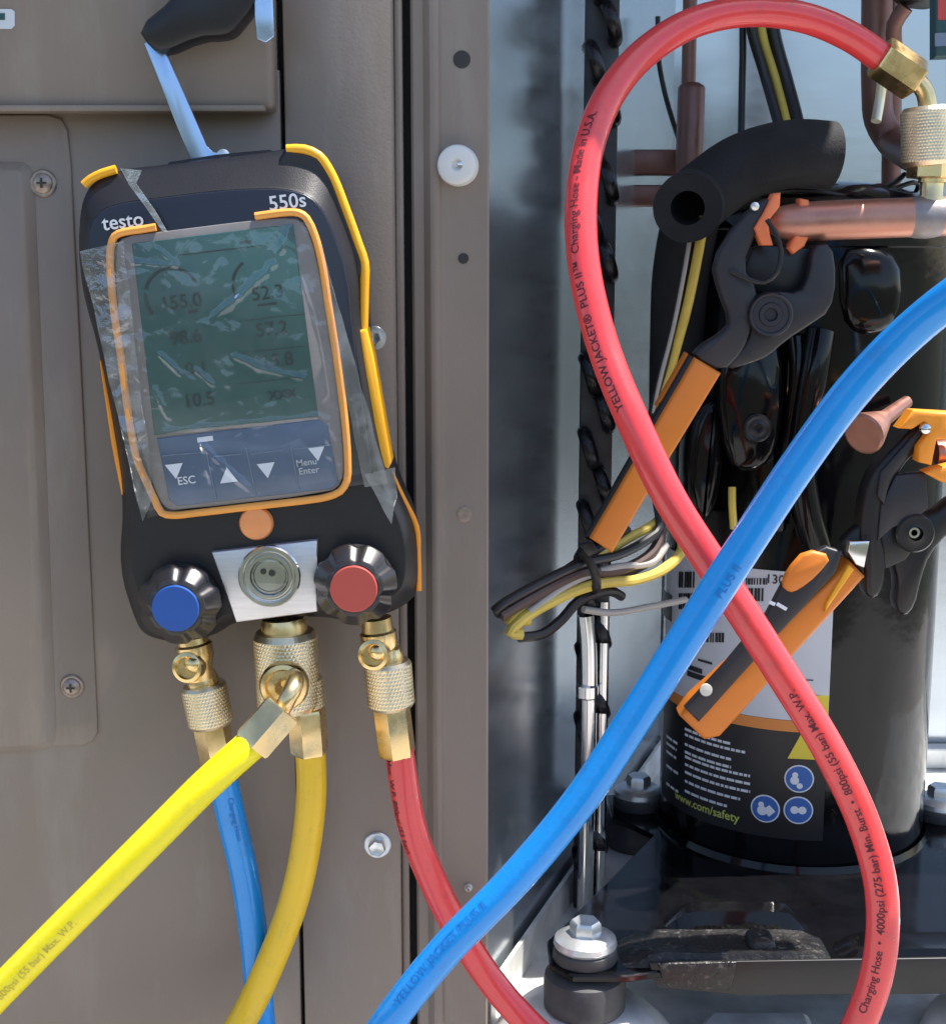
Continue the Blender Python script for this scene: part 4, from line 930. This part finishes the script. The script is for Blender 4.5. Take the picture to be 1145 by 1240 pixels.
# ------------------------------------------------------------------ wires
wb = thing('wire_bundle', 'folded bundle of yellow, black and brown wires tied with a black cable tie', 'wire bundle', P(700, 740, .09))
YW = 0.085
def yw(u): return 0.022 + max(0.0, (u - 598)) / 222 * 0.068
W = [('wire_yellow', .0030, [(632, 768, 0), (617, 766, .004), (632, 750, 0), (690, 718, -.004), (730, 706, -.004), (770, 702, -.004), (805, 688, 0), (826, 664, .01), (824, 640, .02)]),
     ('wire_yellow', .0026, [(640, 752, .008), (616, 752, .008), (650, 726, .006), (700, 690, .006), (760, 652, .010), (792, 634, .016), (806, 620, .02)]),
     ('wire_black', .0026, [(598, 740, .004), (606, 733, 0), (650, 708, -.002), (706, 682, -.004), (748, 672, -.004), (786, 652, 0), (798, 640, .006), (794, 600, .02)]),
     ('wire_black', .0024, [(600, 744, .008), (640, 722, .006), (700, 680, .006), (730, 664, .01), (760, 640, .014)]),
     ('wire_brown', .0030, [(606, 746, .002), (640, 726, .0), (700, 696, -.002), (752, 690, -.001), (790, 668, .004), (802, 640, .014)]),
     ('wire_brown', .0024, [(618, 758, .006), (660, 734, .004), (706, 706, .004), (760, 694, .006), (800, 672, .010)]),
     ('wire_black', .0028, [(628, 772, .004), (656, 768, .0), (680, 750, 0), (700, 728, 0), (738, 716, .002), (752, 722, .012)]),
     ('wire_white', .0022, [(640, 742, -.002), (690, 706, -.003), (740, 688, -.003), (790, 680, 0), (806, 660, .01)]),
     ('wire_white', .0020, [(706, 738, .014), (740, 742, .014), (790, 734, .016), (830, 726, .02)])]
for m, r_, pp in W:
    link('wire', tube([P(u, v, yw(u) + dy * .6) for u, v, dy in pp], r_, 10), m, wb)
YT = yw(710)
tie = [P(704, 668, YT - .006), P(716, 684, YT - .009), P(722, 705, YT - .008), P(718, 716, YT + .002), P(706, 700, YT + .014), P(698, 676, YT + .010), P(702, 666, YT - .002)]
tb = link('cable_tie', tube(tie, .0026, 8, flat=.55), 'wire_black', wb)
link('tie_head', slab([(700, 660), (716, 656), (726, 668), (712, 676)], YT - .010, .006, .001), 'wire_black', tb)
# wires leaving the foam sleeve down to the bundle
for i, (m, r_, pp, lab) in enumerate([
    ('wire_yellow', .0028, [(852, 262, .10), (846, 300, .10), (832, 370, .105), (816, 430, .11), (800, 490, .11), (790, 560, .11), (800, 620, .11)], 'yellow wire running down from the foam sleeve end'),
    ('wire_black', .0026, [(842, 268, .105), (832, 320, .105), (818, 390, .11), (802, 450, .11), (788, 510, .112), (782, 570, .115)], 'black wire beside the yellow wire below the foam sleeve'),
    ('wire_white', .0012, [(838, 270, .10), (828, 330, .10), (814, 400, .105), (800, 455, .108), (790, 500, .11)], 'thin pale wire next to the yellow wire below the foam sleeve'),
    ('wire_black', .0034, [(905, -20, .26), (908, 30, .26), (925, 90, .26), (942, 150, .25), (955, 200, .24)], 'thick black cable slanting down behind the red loop onto the foam sleeve'),
    ('wire_yellow', .0030, [(918, -20, .262), (922, 40, .262), (938, 95, .262), (952, 150, .25), (960, 200, .24)], 'muted yellow cable slanting down behind the red loop onto the foam sleeve'),
    ('wire_black', .0046, [(930, -20, .265), (936, 40, .265), (952, 100, .262), (966, 155, .25), (972, 200, .24)], 'widest black cable slanting down behind the red loop onto the foam sleeve'),
    ('wire_black', .0024, [(898, -20, .27), (899, 60, .27), (898, 110, .27), (897, 170, .26)], 'straight black cable dropping behind the foam sleeve'),
    ('wire_black', .0018, [(796, 20, .33), (797, 70, .33), (804, 110, .33), (814, 146, .32), (822, 170, .31)], 'thin black wire curving towards the strainer pipe'),
    ('wire_black', .0020, [(738, -10, .36), (744, 20, .36), (752, 45, .36), (744, 72, .365), (730, 90, .38)], 'thin black wire looping beside the coil return bends')]):
    o = link('wire', tube([P(u, v, y) for u, v, y in pp], r_, 12), m); tag(o, lab, 'wire')

# black moulded covers and conduits crowded against the compressor front
yq = AY - RC
for (nm, lab, cat, bm) in [
    ('wire_conduit', 'glossy black conduit draped down the compressor beside the terminal cover', 'conduit', tube([P(992, 402, yq - .006), P(986, 440, yq - .010), P(976, 500, yq - .010), P(968, 560, yq - .008), P(976, 620, yq - .006), P(990, 668, yq - .004)], .0085, 16)),
    ('wire_conduit', 'narrow glossy black conduit between terminal cover and blue hose', 'conduit', tube([P(962, 408, yq - .004), P(966, 450, yq - .007), P(958, 520, yq - .007), P(944, 590, yq - .006), P(940, 640, yq - .003)], .0052, 14)),
    ('moulded_cover', 'black moulded plug cover left of the terminal cover', 'cover', slab([(842, 500), (866, 480), (880, 500), (878, 560), (868, 620), (850, 640), (832, 610), (832, 545)], yq - .004, .040, .006, 1)),
    ('moulded_cover', 'black moulded relay cover under the copper suction line', 'cover', slab([(1014, 300), (1060, 296), (1092, 312), (1096, 366), (1080, 402), (1040, 410), (1016, 384)], yq - .004, .030, .006, 1))]:
    o = link(nm, bm, 'comp'); tag(o, lab, cat)
